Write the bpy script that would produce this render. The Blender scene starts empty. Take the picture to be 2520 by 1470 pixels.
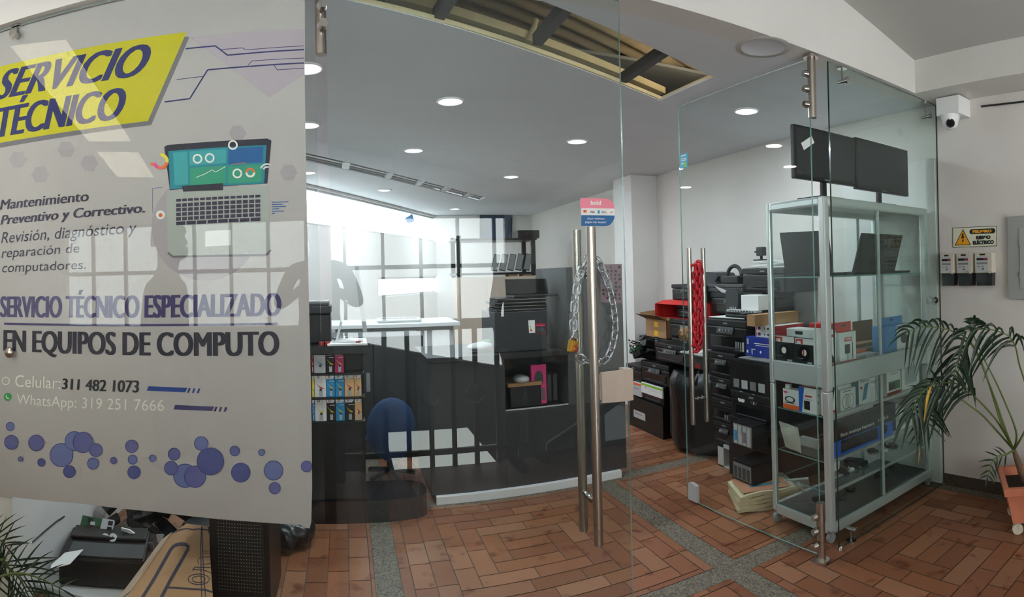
import bpy, bmesh, math, random
from mathutils import Vector, Matrix, Euler
random.seed(11)
SC = bpy.context.scene
COL = SC.collection
PI = math.pi
V = Vector
# ---------------------------------------------------------------- camera model (stitched cylinder panorama)
F, YAW, PIT, ROL, CY, ZC = 1414.6, 0.2907, 0.005, -0.0246, 671.9, 1.45
_f = V((math.sin(YAW) * math.cos(PIT), math.cos(YAW) * math.cos(PIT), math.sin(PIT)))
_r0 = V((math.cos(YAW), -math.sin(YAW), 0)); _u0 = _r0.cross(_f)
_r = _r0 * math.cos(ROL) + _u0 * math.sin(ROL); _u = -_r0 * math.sin(ROL) + _u0 * math.cos(ROL)
EYE = V((0, 0, ZC))
def ray(px, py):
    t = (px - 1260) / F; v = (CY - py) / F
    return _r * math.sin(t) + _f * math.cos(t) + _u * v
def at(px, py, X=None, Y=None, Z=None):
    """Point of a wall (X=, Y=) or a level (Z=) that the photograph shows at this pixel."""
    d = ray(px, py)
    t = X / d.x if X is not None else Y / d.y if Y is not None else (Z - ZC) / d.z
    return EYE + d * t
def azx(px, py, Y):
    return at(px, py, Y=Y).x
D = 1.9345      # glass front
H = 2.5034      # ceiling / lintel underside
XW = 3.262      # right wall

# ---------------------------------------------------------------- materials
def lin(c):
    return tuple(((x / 255) / 12.92 if x / 255 <= 0.04045 else ((x / 255 + 0.055) / 1.055) ** 2.4) for x in c) + (1.0,)
def _new(name):
    m = bpy.data.materials.new(name); m.use_nodes = True
    m.node_tree.nodes.clear()
    return m, m.node_tree.nodes, m.node_tree.links
def mat(name, rgb, rough=0.5, metal=0.0, var=0.0, scale=12.0, bump=0.0, emit=0.0, trans=0.0, spec=0.5, coat=0.0, stretch=None, rgb2=None, alpha=1.0):
    m, N, L = _new(name)
    out = N.new('ShaderNodeOutputMaterial'); b = N.new('ShaderNodeBsdfPrincipled')
    b.inputs['Base Color'].default_value = lin(rgb); b.inputs['Roughness'].default_value = rough
    b.inputs['Metallic'].default_value = metal; b.inputs['Specular IOR Level'].default_value = spec
    b.inputs['Coat Weight'].default_value = coat
    b.inputs['Transmission Weight'].default_value = trans
    b.inputs['Alpha'].default_value = alpha
    if emit:
        b.inputs['Emission Color'].default_value = lin(rgb); b.inputs['Emission Strength'].default_value = emit
    if var or bump:
        tc = N.new('ShaderNodeTexCoord'); mp = N.new('ShaderNodeMapping')
        if stretch: mp.inputs['Scale'].default_value = stretch
        n = N.new('ShaderNodeTexNoise'); n.inputs['Scale'].default_value = scale; n.inputs['Detail'].default_value = 5
        L.new(tc.outputs['Object'], mp.inputs['Vector']); L.new(mp.outputs[0], n.inputs['Vector'])
        if var:
            mx = N.new('ShaderNodeMix'); mx.data_type = 'RGBA'
            c = lin(rgb); c2 = lin(rgb2) if rgb2 else tuple(x * (1 - var) for x in c[:3]) + (1,)
            mx.inputs['A'].default_value = c; mx.inputs['B'].default_value = c2
            rp = N.new('ShaderNodeMapRange'); rp.inputs['From Min'].default_value = .35; rp.inputs['From Max'].default_value = .7
            L.new(n.outputs['Fac'], rp.inputs['Value']); L.new(rp.outputs[0], mx.inputs['Factor'])
            L.new(mx.outputs['Result'], b.inputs['Base Color'])
        if bump:
            bp = N.new('ShaderNodeBump'); bp.inputs['Strength'].default_value = bump; bp.inputs['Distance'].default_value = .01
            L.new(n.outputs['Fac'], bp.inputs['Height']); L.new(bp.outputs[0], b.inputs['Normal'])
    L.new(b.outputs[0], out.inputs[0])
    return m
def glow(name, rgb, k):
    m, N, L = _new(name)
    out = N.new('ShaderNodeOutputMaterial'); e = N.new('ShaderNodeEmission')
    e.inputs[0].default_value = lin(rgb); e.inputs[1].default_value = k
    L.new(e.outputs[0], out.inputs[0]); return m
def glass(name, tint, ior=1.6, rough=0.0, k=2.0, dust=0.0):
    """thin sheet glass: tinted pass-through, mirror share by Fresnel on the outer faces"""
    m, N, L = _new(name)
    out = N.new('ShaderNodeOutputMaterial'); t = N.new('ShaderNodeBsdfTransparent'); g = N.new('ShaderNodeBsdfGlossy')
    t.inputs[0].default_value = tuple(tint) + (1,); g.inputs[0].default_value = (.95, 1, .98, 1); g.inputs['Roughness'].default_value = rough
    fr = N.new('ShaderNodeFresnel'); fr.inputs[0].default_value = ior
    ge = N.new('ShaderNodeNewGeometry'); sub = N.new('ShaderNodeMath'); sub.operation = 'SUBTRACT'; sub.inputs[0].default_value = 1
    L.new(ge.outputs['Backfacing'], sub.inputs[1])
    mu = N.new('ShaderNodeMath'); mu.operation = 'MULTIPLY'; L.new(fr.outputs[0], mu.inputs[0]); L.new(sub.outputs[0], mu.inputs[1])
    m2 = N.new('ShaderNodeMath'); m2.operation = 'MULTIPLY'; m2.inputs[1].default_value = k; m2.use_clamp = True
    L.new(mu.outputs[0], m2.inputs[0])
    mx = N.new('ShaderNodeMixShader'); L.new(m2.outputs[0], mx.inputs[0]); L.new(t.outputs[0], mx.inputs[1]); L.new(g.outputs[0], mx.inputs[2])
    last = mx
    if dust:
        d = N.new('ShaderNodeBsdfDiffuse'); d.inputs[0].default_value = (.75, .8, .8, 1)
        m3 = N.new('ShaderNodeMixShader'); m3.inputs[0].default_value = dust
        L.new(mx.outputs[0], m3.inputs[1]); L.new(d.outputs[0], m3.inputs[2]); last = m3
    L.new(last.outputs[0], out.inputs[0]); return m
def tilemat():
    m, N, L = _new('clay_tile')
    out = N.new('ShaderNodeOutputMaterial'); b = N.new('ShaderNodeBsdfPrincipled'); b.inputs['Roughness'].default_value = .42
    b.inputs['Specular IOR Level'].default_value = .35
    a = N.new('ShaderNodeAttribute'); a.attribute_name = 'tint'
    tc = N.new('ShaderNodeTexCoord'); n = N.new('ShaderNodeTexNoise'); n.inputs['Scale'].default_value = 9; n.inputs['Detail'].default_value = 6
    L.new(tc.outputs['Object'], n.inputs['Vector'])
    rp = N.new('ShaderNodeMapRange'); rp.inputs['From Min'].default_value = .58; rp.inputs['From Max'].default_value = .72
    L.new(n.outputs['Fac'], rp.inputs['Value'])
    mx = N.new('ShaderNodeMix'); mx.data_type = 'RGBA'; mx.inputs['B'].default_value = lin((112, 58, 36))
    L.new(rp.outputs[0], mx.inputs['Factor']); L.new(a.outputs['Color'], mx.inputs['A'])
    n2 = N.new('ShaderNodeTexNoise'); n2.inputs['Scale'].default_value = 260; L.new(tc.outputs['Object'], n2.inputs['Vector'])
    m2 = N.new('ShaderNodeMix'); m2.data_type = 'RGBA'; m2.blend_type = 'MULTIPLY'; m2.inputs['Factor'].default_value = .55
    L.new(mx.outputs['Result'], m2.inputs['A']); L.new(n2.outputs['Fac'], m2.inputs['B'])
    L.new(m2.outputs['Result'], b.inputs['Base Color']); L.new(b.outputs[0], out.inputs[0]); return m
def pebblemat(name, c1, c2, scale=150):
    m, N, L = _new(name)
    out = N.new('ShaderNodeOutputMaterial'); b = N.new('ShaderNodeBsdfPrincipled'); b.inputs['Roughness'].default_value = .6
    tc = N.new('ShaderNodeTexCoord'); n = N.new('ShaderNodeTexVoronoi'); n.inputs['Scale'].default_value = scale
    L.new(tc.outputs['Object'], n.inputs['Vector'])
    cr = N.new('ShaderNodeValToRGB'); cr.color_ramp.elements[0].color = lin(c1); cr.color_ramp.elements[1].color = lin(c2)
    L.new(n.outputs['Color'], cr.inputs[0]); L.new(cr.outputs[0], b.inputs['Base Color']); L.new(b.outputs[0], out.inputs[0]); return m
def weave(name, rgb, rgb2, scale, transl=0.25, add=0.0):
    m, N, L = _new(name)
    out = N.new('ShaderNodeOutputMaterial'); d = N.new('ShaderNodeBsdfDiffuse'); t = N.new('ShaderNodeBsdfTranslucent')
    tc = N.new('ShaderNodeTexCoord'); w = N.new('ShaderNodeTexWave'); w.bands_direction = 'Z'; w.inputs['Scale'].default_value = scale
    w2 = N.new('ShaderNodeTexNoise'); w2.inputs['Scale'].default_value = 420
    L.new(tc.outputs['Object'], w.inputs['Vector']); L.new(tc.outputs['Object'], w2.inputs['Vector'])
    av = N.new('ShaderNodeMath'); av.operation = 'MULTIPLY'; L.new(w.outputs['Fac'], av.inputs[0]); L.new(w2.outputs['Fac'], av.inputs[1])
    mx = N.new('ShaderNodeMix'); mx.data_type = 'RGBA'; mx.inputs['A'].default_value = lin(rgb); mx.inputs['B'].default_value = lin(rgb2)
    L.new(av.outputs[0], mx.inputs['Factor']); L.new(mx.outputs['Result'], d.inputs[0]); L.new(mx.outputs['Result'], t.inputs[0])
    ms = N.new('ShaderNodeMixShader'); ms.inputs[0].default_value = transl
    L.new(d.outputs[0], ms.inputs[1]); L.new(t.outputs[0], ms.inputs[2]); L.new(ms.outputs[0], out.inputs[0]); return m

M = {}
M['wall'] = mat('painted_plaster', (226, 224, 220), .7, var=.07, scale=2.2, bump=.05)
M['wall_warm'] = mat('warm_plaster', (222, 216, 210), .7, var=.07, scale=2.0, bump=.06)
M['ceil'] = mat('ceiling_paint', (216, 220, 224), .75, var=.05, scale=1.2, stretch=(1, 3, 1))
M['ceil_out'] = mat('landing_ceiling_paint', (188, 187, 182), .75, var=.04, scale=1.5)
M['lintel'] = mat('lintel_paint', (216, 214, 208), .6, var=.04, scale=3)
M['tile'] = tilemat()
M['grout'] = mat('grout', (92, 78, 66), .8)
M['pebble'] = pebblemat('pebble_strip', (48, 42, 36), (140, 130, 112))
M['pebble_dark'] = pebblemat('pebble_skirting', (40, 34, 30), (92, 78, 64))
M['glass'] = glass('sheet_glass', (.95, .972, .966), 1.36, k=1.1, dust=.004)
M['glass1'] = glass('swing_door_glass', (.94, .972, .97), 1.45, k=1.6, dust=.004)
M['glass2'] = glass('door_glass', (.945, .972, .966), 1.4, k=.6, dust=.003)
M['glass3'] = glass('side_glass', (.90, .95, .935), 1.42, k=1.0, dust=.004)
M['glass_edge_dark'] = mat('dark_glass_edge', (24, 52, 48), .15, coat=.4)
M['glass_edge'] = mat('glass_edge', (120, 168, 158), .15, trans=.3, coat=.5)
M['glass_cab'] = glass('cabinet_glass', (.955, .975, .965), 1.5, k=1.4)
M['steel'] = mat('brushed_steel', (186, 178, 168), .28, 1.0, var=.08, scale=30, stretch=(1, 1, 14))
M['chrome'] = mat('polished_steel', (200, 198, 194), .12, 1.0)
M['alu'] = mat('matt_aluminium', (206, 212, 210), .32, .6)
M['alu_panel'] = mat('aluminium_panel', (176, 184, 182), .45, .3)
M['black'] = mat('black_plastic', (13, 14, 15), .38)
M['black2'] = mat('worn_black_plastic', (19, 20, 21), .5, var=.3, scale=7)
M['black_gloss'] = mat('gloss_black', (14, 15, 17), .12, coat=.4)
M['dark'] = mat('charcoal_plastic', (42, 44, 46), .5)
M['dark2'] = mat('graphite_board', (70, 72, 72), .55, var=.12, scale=5)
M['grey'] = mat('grey_plastic', (128, 130, 130), .45)
M['lgrey'] = mat('light_grey_plastic', (186, 188, 188), .45)
M['white'] = mat('white_plastic', (232, 232, 230), .4)
M['paper'] = mat('white_paper', (236, 235, 232), .75)
M['card'] = mat('brown_cardboard', (172, 132, 92), .8, var=.1, scale=18, stretch=(1, 1, 5))
M['card_d'] = mat('dark_cardboard', (128, 94, 62), .85, var=.1, scale=18)
M['card_l'] = mat('pale_cardboard', (196, 172, 150), .8, var=.06, scale=16)
M['tape'] = mat('yellow_tape', (236, 178, 32), .4)
M['red'] = mat('red_card', (206, 44, 40), .5)
M['red_d'] = mat('dark_red_card', (146, 30, 30), .55)
M['redchain'] = mat('red_chain_sleeve', (196, 30, 44), .35)
M['orange'] = mat('orange_print', (238, 106, 38), .5)
M['blue'] = mat('blue_card', (28, 52, 150), .45)
M['blue_b'] = mat('bright_blue_print', (26, 96, 200), .4)
M['sky'] = mat('light_blue_card', (66, 140, 200), .45)
M['teal'] = mat('teal_card', (40, 128, 150), .5)
M['navy'] = mat('navy_card', (34, 40, 66), .5)
M['green'] = mat('green_print', (30, 110, 62), .5)
M['lime'] = mat('lime_print', (140, 200, 40), .5)
M['yellow'] = mat('yellow_print', (240, 214, 40), .5)
M['pink'] = mat('pink_print', (236, 60, 140), .5)
M['magenta'] = mat('magenta_print', (196, 30, 96), .5)
M['cyan'] = mat('cyan_print', (30, 150, 206), .5)
M['peach'] = mat('peach_print', (240, 190, 130), .5)
M['bag'] = mat('black_bin_bag', (24, 27, 29), .3, bump=.6, scale=14, spec=.6)
M['brass'] = mat('brass', (196, 150, 60), .3, .9)
M['copper'] = mat('copper_face', (176, 92, 50), .35, .7)
M['clearbag'] = glass('clear_bag', (.86, .87, .86), 1.5, .12, k=2.5, dust=.12)
M['sleeve'] = glass('clear_sleeve', (.9, .92, .93), 1.45, .08, k=1.6, dust=.1)
M['chainsteel'] = mat('zinc_chain', (176, 180, 184), .3, .9)
M['cable'] = mat('black_cable', (28, 28, 30), .5)
M['pcb'] = mat('green_circuit_board', (30, 96, 60), .45, var=.4, scale=60)
M['terra'] = mat('terracotta', (206, 128, 96), .7, var=.12, scale=6, rgb2=(180, 104, 78))
M['soil'] = mat('dark_soil', (38, 30, 24), .95, bump=.8, scale=40)
M['leaf'] = mat('palm_leaf', (22, 48, 24), .4, var=.35, scale=5, spec=.4)
M['stem'] = mat('palm_stem', (92, 112, 52), .5, var=.2, scale=8)
M['trunk'] = mat('palm_trunk', (112, 88, 66), .8, bump=.5, scale=30, var=.3)
M['leaf_y'] = mat('yellowed_leaf', (214, 160, 40), .5)
M['meter'] = mat('meter_cream', (206, 198, 180), .45)
M['wood'] = mat('beige_board', (206, 190, 174), .6, var=.08, scale=4, stretch=(8, 8, 1))
M['brownpat'] = mat('brown_pattern_cloth', (126, 100, 106), .7)
M['skin'] = mat('skin', (176, 124, 98), .55, spec=.35)
M['cloth_k'] = mat('dark_jacket', (32, 34, 38), .8, var=.2, scale=20)
M['cloth_b'] = mat('blue_grey_shirt', (58, 70, 84), .85, var=.2, scale=20)
M['denim'] = mat('dark_denim', (34, 40, 54), .85, var=.2, scale=40)
M['hair'] = mat('dark_hair', (26, 22, 20), .6)
M['mask'] = mat('green_face_mask', (70, 150, 140), .7)
M['rail'] = mat('black_railing_paint', (20, 21, 22), .4)
M['brush'] = mat('roof_sheet', (124, 112, 88), .75, 0, var=.2, scale=3, stretch=(1, 10, 1))
M['cream'] = mat('warm_lit_cream', (226, 212, 168), .5)  # on the slot's metal profile this tone stands for warm light
M['patch'] = mat('ceiling_stain', (186, 184, 178), .8)

# ---------------------------------------------------------------- mesh builder
class MB:
    def __init__(s): s.v = []; s.f = []; s.mi = []; s.sm = []; s.T = None; s.col = []
    def add(s, vs, fs, mi=0, smooth=False):
        o = len(s.v)
        for p in vs:
            p = V(p); s.v.append(s.T @ p if s.T is not None else p)
        for q in fs:
            s.f.append([o + i for i in q]); s.mi.append(mi); s.sm.append(smooth)
        return s
    def box(s, x0, x1, y0, y1, z0, z1, mi=0, bev=0.0):
        x0, x1 = min(x0, x1), max(x0, x1); y0, y1 = min(y0, y1), max(y0, y1); z0, z1 = min(z0, z1), max(z0, z1)
        if bev <= 0:
            return s.add([(x0, y0, z0), (x1, y0, z0), (x1, y1, z0), (x0, y1, z0), (x0, y0, z1), (x1, y0, z1), (x1, y1, z1), (x0, y1, z1)],
                         [(0, 3, 2, 1), (4, 5, 6, 7), (0, 1, 5, 4), (1, 2, 6, 5), (2, 3, 7, 6), (3, 0, 4, 7)], mi)
        bm = bmesh.new(); bmesh.ops.create_cube(bm, size=1)
        for q in bm.verts: q.co = V(((x0 + x1) / 2 + q.co.x * (x1 - x0), (y0 + y1) / 2 + q.co.y * (y1 - y0), (z0 + z1) / 2 + q.co.z * (z1 - z0)))
        b = min(bev, .45 * min(x1 - x0, y1 - y0, z1 - z0))
        bmesh.ops.bevel(bm, geom=bm.edges[:], offset=b, segments=2, affect='EDGES', profile=.6)
        return s.bm(bm, mi)
    def bm(s, bm, mi=0, smooth=False):
        bm.verts.index_update()
        s.add([q.co.copy() for q in bm.verts], [[w.index for w in q.verts] for q in bm.faces], mi, smooth); bm.free(); return s
    def ring(s, c, ax, r, n):
        ax = V(ax).normalized(); a = ax.orthogonal().normalized(); b = ax.cross(a)
        return [V(c) + a * r * math.cos(2 * PI * i / n) + b * r * math.sin(2 * PI * i / n) for i in range(n)]
    def cyl(s, p0, p1, r0, r1=None, n=16, mi=0, cap=True):
        r1 = r0 if r1 is None else r1; ax = V(p1) - V(p0)
        a, b = s.ring(p0, ax, r0, n), s.ring(p1, ax, r1, n)
        s.add(a + b, [(i, (i + 1) % n, n + (i + 1) % n, n + i) for i in range(n)], mi, True)
        if cap: s.add(a, [list(range(n))[::-1]], mi); s.add(b, [list(range(n))], mi)
        return s
    def tube(s, pts, r, n=8, mi=0, closed=False, taper=None):
        pts = [V(p) for p in pts]; k = len(pts); rings = []; ref = None
        for i, p in enumerate(pts):
            a = pts[(i - 1) % k] if (closed or i > 0) else p; b = pts[(i + 1) % k] if (closed or i < k - 1) else p
            t = (b - a).normalized()
            if ref is None: ref = t.orthogonal().normalized()
            ref = (ref - t * ref.dot(t))
            ref = ref.normalized() if ref.length > 1e-6 else t.orthogonal().normalized()
            w = t.cross(ref); rr = r if taper is None else r * taper[i]
            rings.append([p + ref * rr * math.cos(2 * PI * j / n) + w * rr * math.sin(2 * PI * j / n) for j in range(n)])
        vs = [q for R in rings for q in R]; fs = []
        for i in range(k if closed else k - 1):
            for j in range(n):
                fs.append((i * n + j, i * n + (j + 1) % n, ((i + 1) % k) * n + (j + 1) % n, ((i + 1) % k) * n + j))
        if not closed: fs += [list(range(n))[::-1], [(k - 1) * n + j for j in range(n)]]
        return s.add(vs, fs, mi, True)
    def lathe(s, prof, c=(0, 0, 0), n=24, mi=0):
        vs = []; fs = []
        for r, z in prof:
            for j in range(n): vs.append((c[0] + r * math.cos(2 * PI * j / n), c[1] + r * math.sin(2 * PI * j / n), c[2] + z))
        for i in range(len(prof) - 1):
            for j in range(n): fs.append((i * n + j, i * n + (j + 1) % n, (i + 1) * n + (j + 1) % n, (i + 1) * n + j))
        return s.add(vs, fs, mi, True)
    def ell(s, c, r, n=14, mi=0, R=None):
        m = n // 2; vs = []; fs = []
        for i in range(m + 1):
            a = PI * i / m
            for j in range(n):
                b = 2 * PI * j / n; p = V((r[0] * math.sin(a) * math.cos(b), r[1] * math.sin(a) * math.sin(b), r[2] * math.cos(a)))
                vs.append(V(c) + (R @ p if R else p))
        for i in range(m):
            for j in range(n): fs.append((i * n + j, (i + 1) * n + j, (i + 1) * n + (j + 1) % n, i * n + (j + 1) % n))
        return s.add(vs, fs, mi, True)
    def poly(s, pts, mi=0): return s.add(pts, [list(range(len(pts)))], mi)
    def prism(s, pts, ext, mi=0):
        pts = [V(p) for p in pts]; e = V(ext); n = len(pts); q = [p + e for p in pts]
        nrm = V((0, 0, 0))
        for i in range(n): nrm += pts[i].cross(pts[(i + 1) % n])
        if nrm.dot(e) > 0: pts, q = q, pts
        return s.add(pts + q, [list(range(n)), list(range(2 * n - 1, n - 1, -1))] + [(i, n + i, n + (i + 1) % n, (i + 1) % n) for i in range(n)], mi)
    def disc(s, c, ax, r, n=24, mi=0): return s.add(s.ring(c, ax, r, n), [list(range(n))], mi)
    def build(s, name, mats, parent=None, loc=None):
        off = V((0, 0, 0)); p = parent
        while p is not None: off += p.location; p = p.parent
        if parent is None:
            if loc is None:
                xs = [q.x for q in s.v]; ys = [q.y for q in s.v]; zs = [q.z for q in s.v]
                loc = ((min(xs) + max(xs)) / 2, (min(ys) + max(ys)) / 2, min(zs))
            off = V(loc)
        me = bpy.data.meshes.new(name); me.from_pydata([q - off for q in s.v], [], s.f)
        if not isinstance(mats, (list, tuple)): mats = [mats]
        for m in mats: me.materials.append(M[m] if isinstance(m, str) else m)
        me.polygons.foreach_set('material_index', s.mi); me.polygons.foreach_set('use_smooth', s.sm)
        me.update()
        o = bpy.data.objects.new(name, me); COL.objects.link(o)
        if parent is not None: o.parent = parent
        else: o.location = off
        return o
def tag(o, label, cat, group=None, kind=None):
    o['label'] = label; o['category'] = cat
    if group: o['group'] = group
    if kind: o['kind'] = kind
    return o
def struct(o, label=None, cat=None):
    o['kind'] = 'structure'
    if label: o['label'] = label
    if cat: o['category'] = cat
    return o
def thing(name, label, cat, loc, group=None):
    o = bpy.data.objects.new(name, None); COL.objects.link(o); o.location = loc; o.empty_display_size = .05
    return tag(o, label, cat, group)
def dup(o, d, label=None, parent=None):
    c = o.copy(); COL.objects.link(c)
    if parent is None: c.location = o.location + V(d)
    else: c.parent = parent
    if label: c['label'] = label
    for ch in list(o.children): dup(ch, d, None, c)
    return c
_ids = {}
def text_mesh(body, bold=0.0, shear=0.0):
    k = (body, bold, shear)
    if k not in _ids:
        cu = bpy.data.curves.new('lettering', 'FONT'); cu.body = body; cu.size = 1; cu.offset = bold; cu.shear = shear
        cu.resolution_u = 4; cu.fill_mode = 'FRONT'
        o = bpy.data.objects.new('lettering_tmp', cu); COL.objects.link(o)
        bpy.context.view_layer.update()
        me = bpy.data.meshes.new_from_object(o.evaluated_get(bpy.context.evaluated_depsgraph_get()))
        vs = [(q.co.x, q.co.y) for q in me.vertices]; fs = [list(p.vertices) for p in me.polygons]
        bpy.data.objects.remove(o); bpy.data.curves.remove(cu); bpy.data.meshes.remove(me)
        x0, x1 = min(a for a, b in vs), max(a for a, b in vs); y0, y1 = min(b for a, b in vs), max(b for a, b in vs)
        _ids[k] = ([((a - x0) / (x1 - x0), (b - y0) / (y1 - y0)) for a, b in vs], fs)
    return _ids[k]
def text(mb, body, quad, mi=0, bold=0.0, shear=0.0, n=None, wx=0.0):
    """lettering filling the quad TL, TR, BR, BL (points)"""
    vs, fs = text_mesh(body, bold, shear); tl, tr, br, bl = [V(q) for q in quad]
    nn = V(n) if n is not None else None
    P = [(bl * (1 - a) + br * a) * (1 - b) + (tl * (1 - a) + tr * a) * b for a, b in vs]
    if nn is not None: P = [p + nn for p in P]
    if not wx: mb.add(P, fs, mi); return
    e = (tr - tl).normalized() * (bl - tl).length * wx
    for i, k in enumerate((-1, -.33, .33, 1)): mb.add([p + e * k - V((0, .00022 * i, 0)) for p in P], fs, mi)
def rect(mb, quad, mi=0): mb.poly([V(q) for q in (quad[3], quad[2], quad[1], quad[0])], mi)
def bil(quad, a, b):
    tl, tr, br, bl = [V(q) for q in quad]
    return (tl * (1 - a) + tr * a) * (1 - b) + (bl * (1 - a) + br * a) * b
def sub(quad, a0, b0, a1, b1): return [bil(quad, a0, b0), bil(quad, a1, b0), bil(quad, a1, b1), bil(quad, a0, b1)]
# ================================================================ setting: floor
def lerp2(a, b, t): return (a[0] + (b[0] - a[0]) * t, a[1] + (b[1] - a[1]) * t)
def build_floor():
    GX = [-5.86, -4.33, -2.80, -1.29, .175, 1.71, 3.24, 4.77]; GY = [-.72, .74, 2.20, 3.66, 5.12, 6.58, 8.04, 9.5, 10.96, 12.42]
    SW = .062; W_, L_, G = .105, .25, .005
    q = []; cols = []; pal = [(164, 108, 74), (156, 100, 68), (168, 115, 82), (150, 95, 65), (174, 122, 90), (160, 103, 74)]
    def tile(x0, x1, y0, y1, c):
        if x1 - x0 < .012 or y1 - y0 < .012: return
        q.append((x0, x1, y0, y1)); k = random.uniform(.88, 1.08); b = random.choice(pal)
        cols.append(tuple(min(1, v * k) for v in lin(b)[:3]))
    for i in range(len(GX) - 1):
        for j in range(len(GY) - 1):
            X0, X1, Y0, Y1 = GX[i] + SW, GX[i + 1] - SW, GY[j] + SW, GY[j + 1] - SW
            if j == 0: Y0 = -.48
            cx, cy = (X0 + X1) / 2, (Y0 + Y1) / 2
            def clip(a, b, c, d, _=0):
                tile(max(a, X0) + G / 2, min(b, X1) - G / 2, max(c, Y0) + G / 2, min(d, Y1) - G / 2, 0)
            hx, hy = L_ / 2, W_
            clip(cx - hx, cx + hx, cy, cy + hy, 0); clip(cx - hx, cx + hx, cy - hy, cy, 0)
            for k in range(8):
                # pinwheel ring of bricks around the rectangle hx, hy
                for side in range(4):
                    ln = (2 * hx if side % 2 == 0 else 2 * hy) + W_
                    n = max(1, round(ln / L_)); ph = random.uniform(-.3, .3) if n > 2 else 0
                    cuts = [0] + [min(max((m + ph) / n, 0), 1) * ln for m in range(1, n)] + [ln]
                    for m in range(n):
                        a, b = cuts[m], cuts[m + 1]
                        if side == 0: clip(cx - hx + a, cx - hx + b, cy + hy, cy + hy + W_, 0)
                        elif side == 2: clip(cx + hx - b, cx + hx - a, cy - hy - W_, cy - hy, 0)
                        elif side == 1: clip(cx + hx, cx + hx + W_, cy + hy - b, cy + hy - a, 0)
                        else: clip(cx - hx - W_, cx - hx, cy - hy + a, cy - hy + b, 0)
                hx += W_; hy += W_
    mb = MB()
    fc = []
    for (x0, x1, y0, y1), c in zip(q, cols):
        mb.add([(x0, y0, 0), (x1, y0, 0), (x1, y1, 0), (x0, y1, 0)], [(0, 1, 2, 3)], 0); fc.append(c)
    for x in GX:
        mb.add([(x - SW, -.5, -.0006), (x + SW, -.5, -.0006), (x + SW, 12.6, -.0006), (x - SW, 12.6, -.0006)], [(0, 1, 2, 3)], 1); fc.append((.1, .1, .1))
    for y in GY[1:]:
        mb.add([(-5, y - SW, -.0008), (4, y - SW, -.0008), (4, y + SW, -.0008), (-5, y + SW, -.0008)], [(0, 1, 2, 3)], 1); fc.append((.1, .1, .1))
    mb.box(-5, 4, -.5, 12.7, -.2, -.003, 2)
    fc += [(.1, .1, .1)] * 6
    o = mb.build('floor', ['tile', 'pebble', 'grout'], loc=(0, 0, 0))
    at_ = o.data.color_attributes.new('tint', 'FLOAT_COLOR', 'CORNER')
    i = 0
    for p, c in zip(o.data.polygons, fc):
        for li in p.loop_indices: at_.data[li].color = (c[0], c[1], c[2], 1)
    struct(o, 'terracotta brick floor with pebble strips', 'floor')
build_floor()

# ================================================================ setting: ceilings, walls, beams
SLOT = [(1.893, 2.495), (1.866, 3.002), (.87, 2.552), (.025, 2.152), (-.14, 2.07), (.77, 2.07)]
SLOT2 = [(-1.3, 3.47), (1.888, 7.459), (1.854, 7.788), (-1.3, 3.80)]
def ceiling_mesh():
    bm = bmesh.new(); es = []
    outer = [(-1.6, 2.05), (XW + .1, 2.05), (XW + .1, 12.7), (-1.6, 12.7)]
    for loop in (outer, SLOT, SLOT2):
        vs = [bm.verts.new((x, y, H)) for x, y in loop]
        es += [bm.edges.new((vs[i], vs[(i + 1) % len(vs)])) for i in range(len(vs))]
    bmesh.ops.triangle_fill(bm, use_beauty=True, edges=es)
    r = bmesh.ops.extrude_face_region(bm, geom=bm.faces[:])
    for e in r['geom']:
        if isinstance(e, bmesh.types.BMVert): e.co.z += .015
    bmesh.ops.recalc_face_normals(bm, faces=bm.faces[:])
    mb = MB(); mb.bm(bm); return mb
struct(ceiling_mesh().build('ceiling', 'ceil', loc=(0, 0, H)), 'grey white shop ceiling with two long slots', 'ceiling')
# corrugated roof over the slots
mb = MB(); n = 260; vs = []
ux, uy = .9, .436
for i in range(n + 1):
    t = -1.2 + 2.4 * i / n; z = H + .34 + .022 * math.sin(t * 2 * PI / .11)
    for s_ in (-1.2, 4.2): vs.append((-.4 + ux * s_ - uy * t, 2.3 + uy * s_ + ux * t, z))
mb.add(vs, [(2 * i, 2 * i + 1, 2 * i + 3, 2 * i + 2) for i in range(n)], 0, True)
struct(mb.build('roof', 'brush', loc=(0, 2.5, H + .3)), 'brown corrugated roof sheet above the open ceiling slot', 'roof')
mb = MB(); mb.box(-1.5, 3.0, 3.2, 8.6, H + .3, H + .32); struct(mb.build('roof_slab', 'grey', loc=(0, 5, H + .3)), 'roof slab above the far ceiling slot', 'roof')
# metal work in the slots
def bar(mb, a, b, w, h, mi=0):
    a, b = V(a), V(b); t = (b - a).normalized(); s_ = t.cross(V((0, 0, 1))).normalized() * (w / 2); u = V((0, 0, h))
    P = [a - s_, a + s_, b + s_, b - s_]
    mb.add(P + [p + u for p in P], [(0, 3, 2, 1), (4, 5, 6, 7), (0, 1, 5, 4), (1, 2, 6, 5), (2, 3, 7, 6), (3, 0, 4, 7)], mi)
tr = thing('slot_framing', 'dark crossbars and metal profile coloured as if lit warm inside the open ceiling slot', 'framing', (1, 2.5, H))
for a, b in (((1078, 52), (1112, 0)), ((1322, 112), (1396, 28)), ((1535, 203), (1640, 133))):
    mb = MB(); bar(mb, at(*a, Z=H + .012), at(*b, Z=H + .012), .045, .05); mb.build('crossbar', 'dark2', tr)
mb = MB(); bar(mb, at(955, 0, Z=H + .1), at(1630, 232, Z=H + .1), .05, .04); bar(mb, at(850, 0, Z=H + .004), at(1628, 247, Z=H + .004), .016, .02); bar(mb, at(1628, 247, Z=H + .004), at(1757, 189, Z=H + .004), .014, .02)
mb.build('profile', 'cream', tr)
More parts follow.
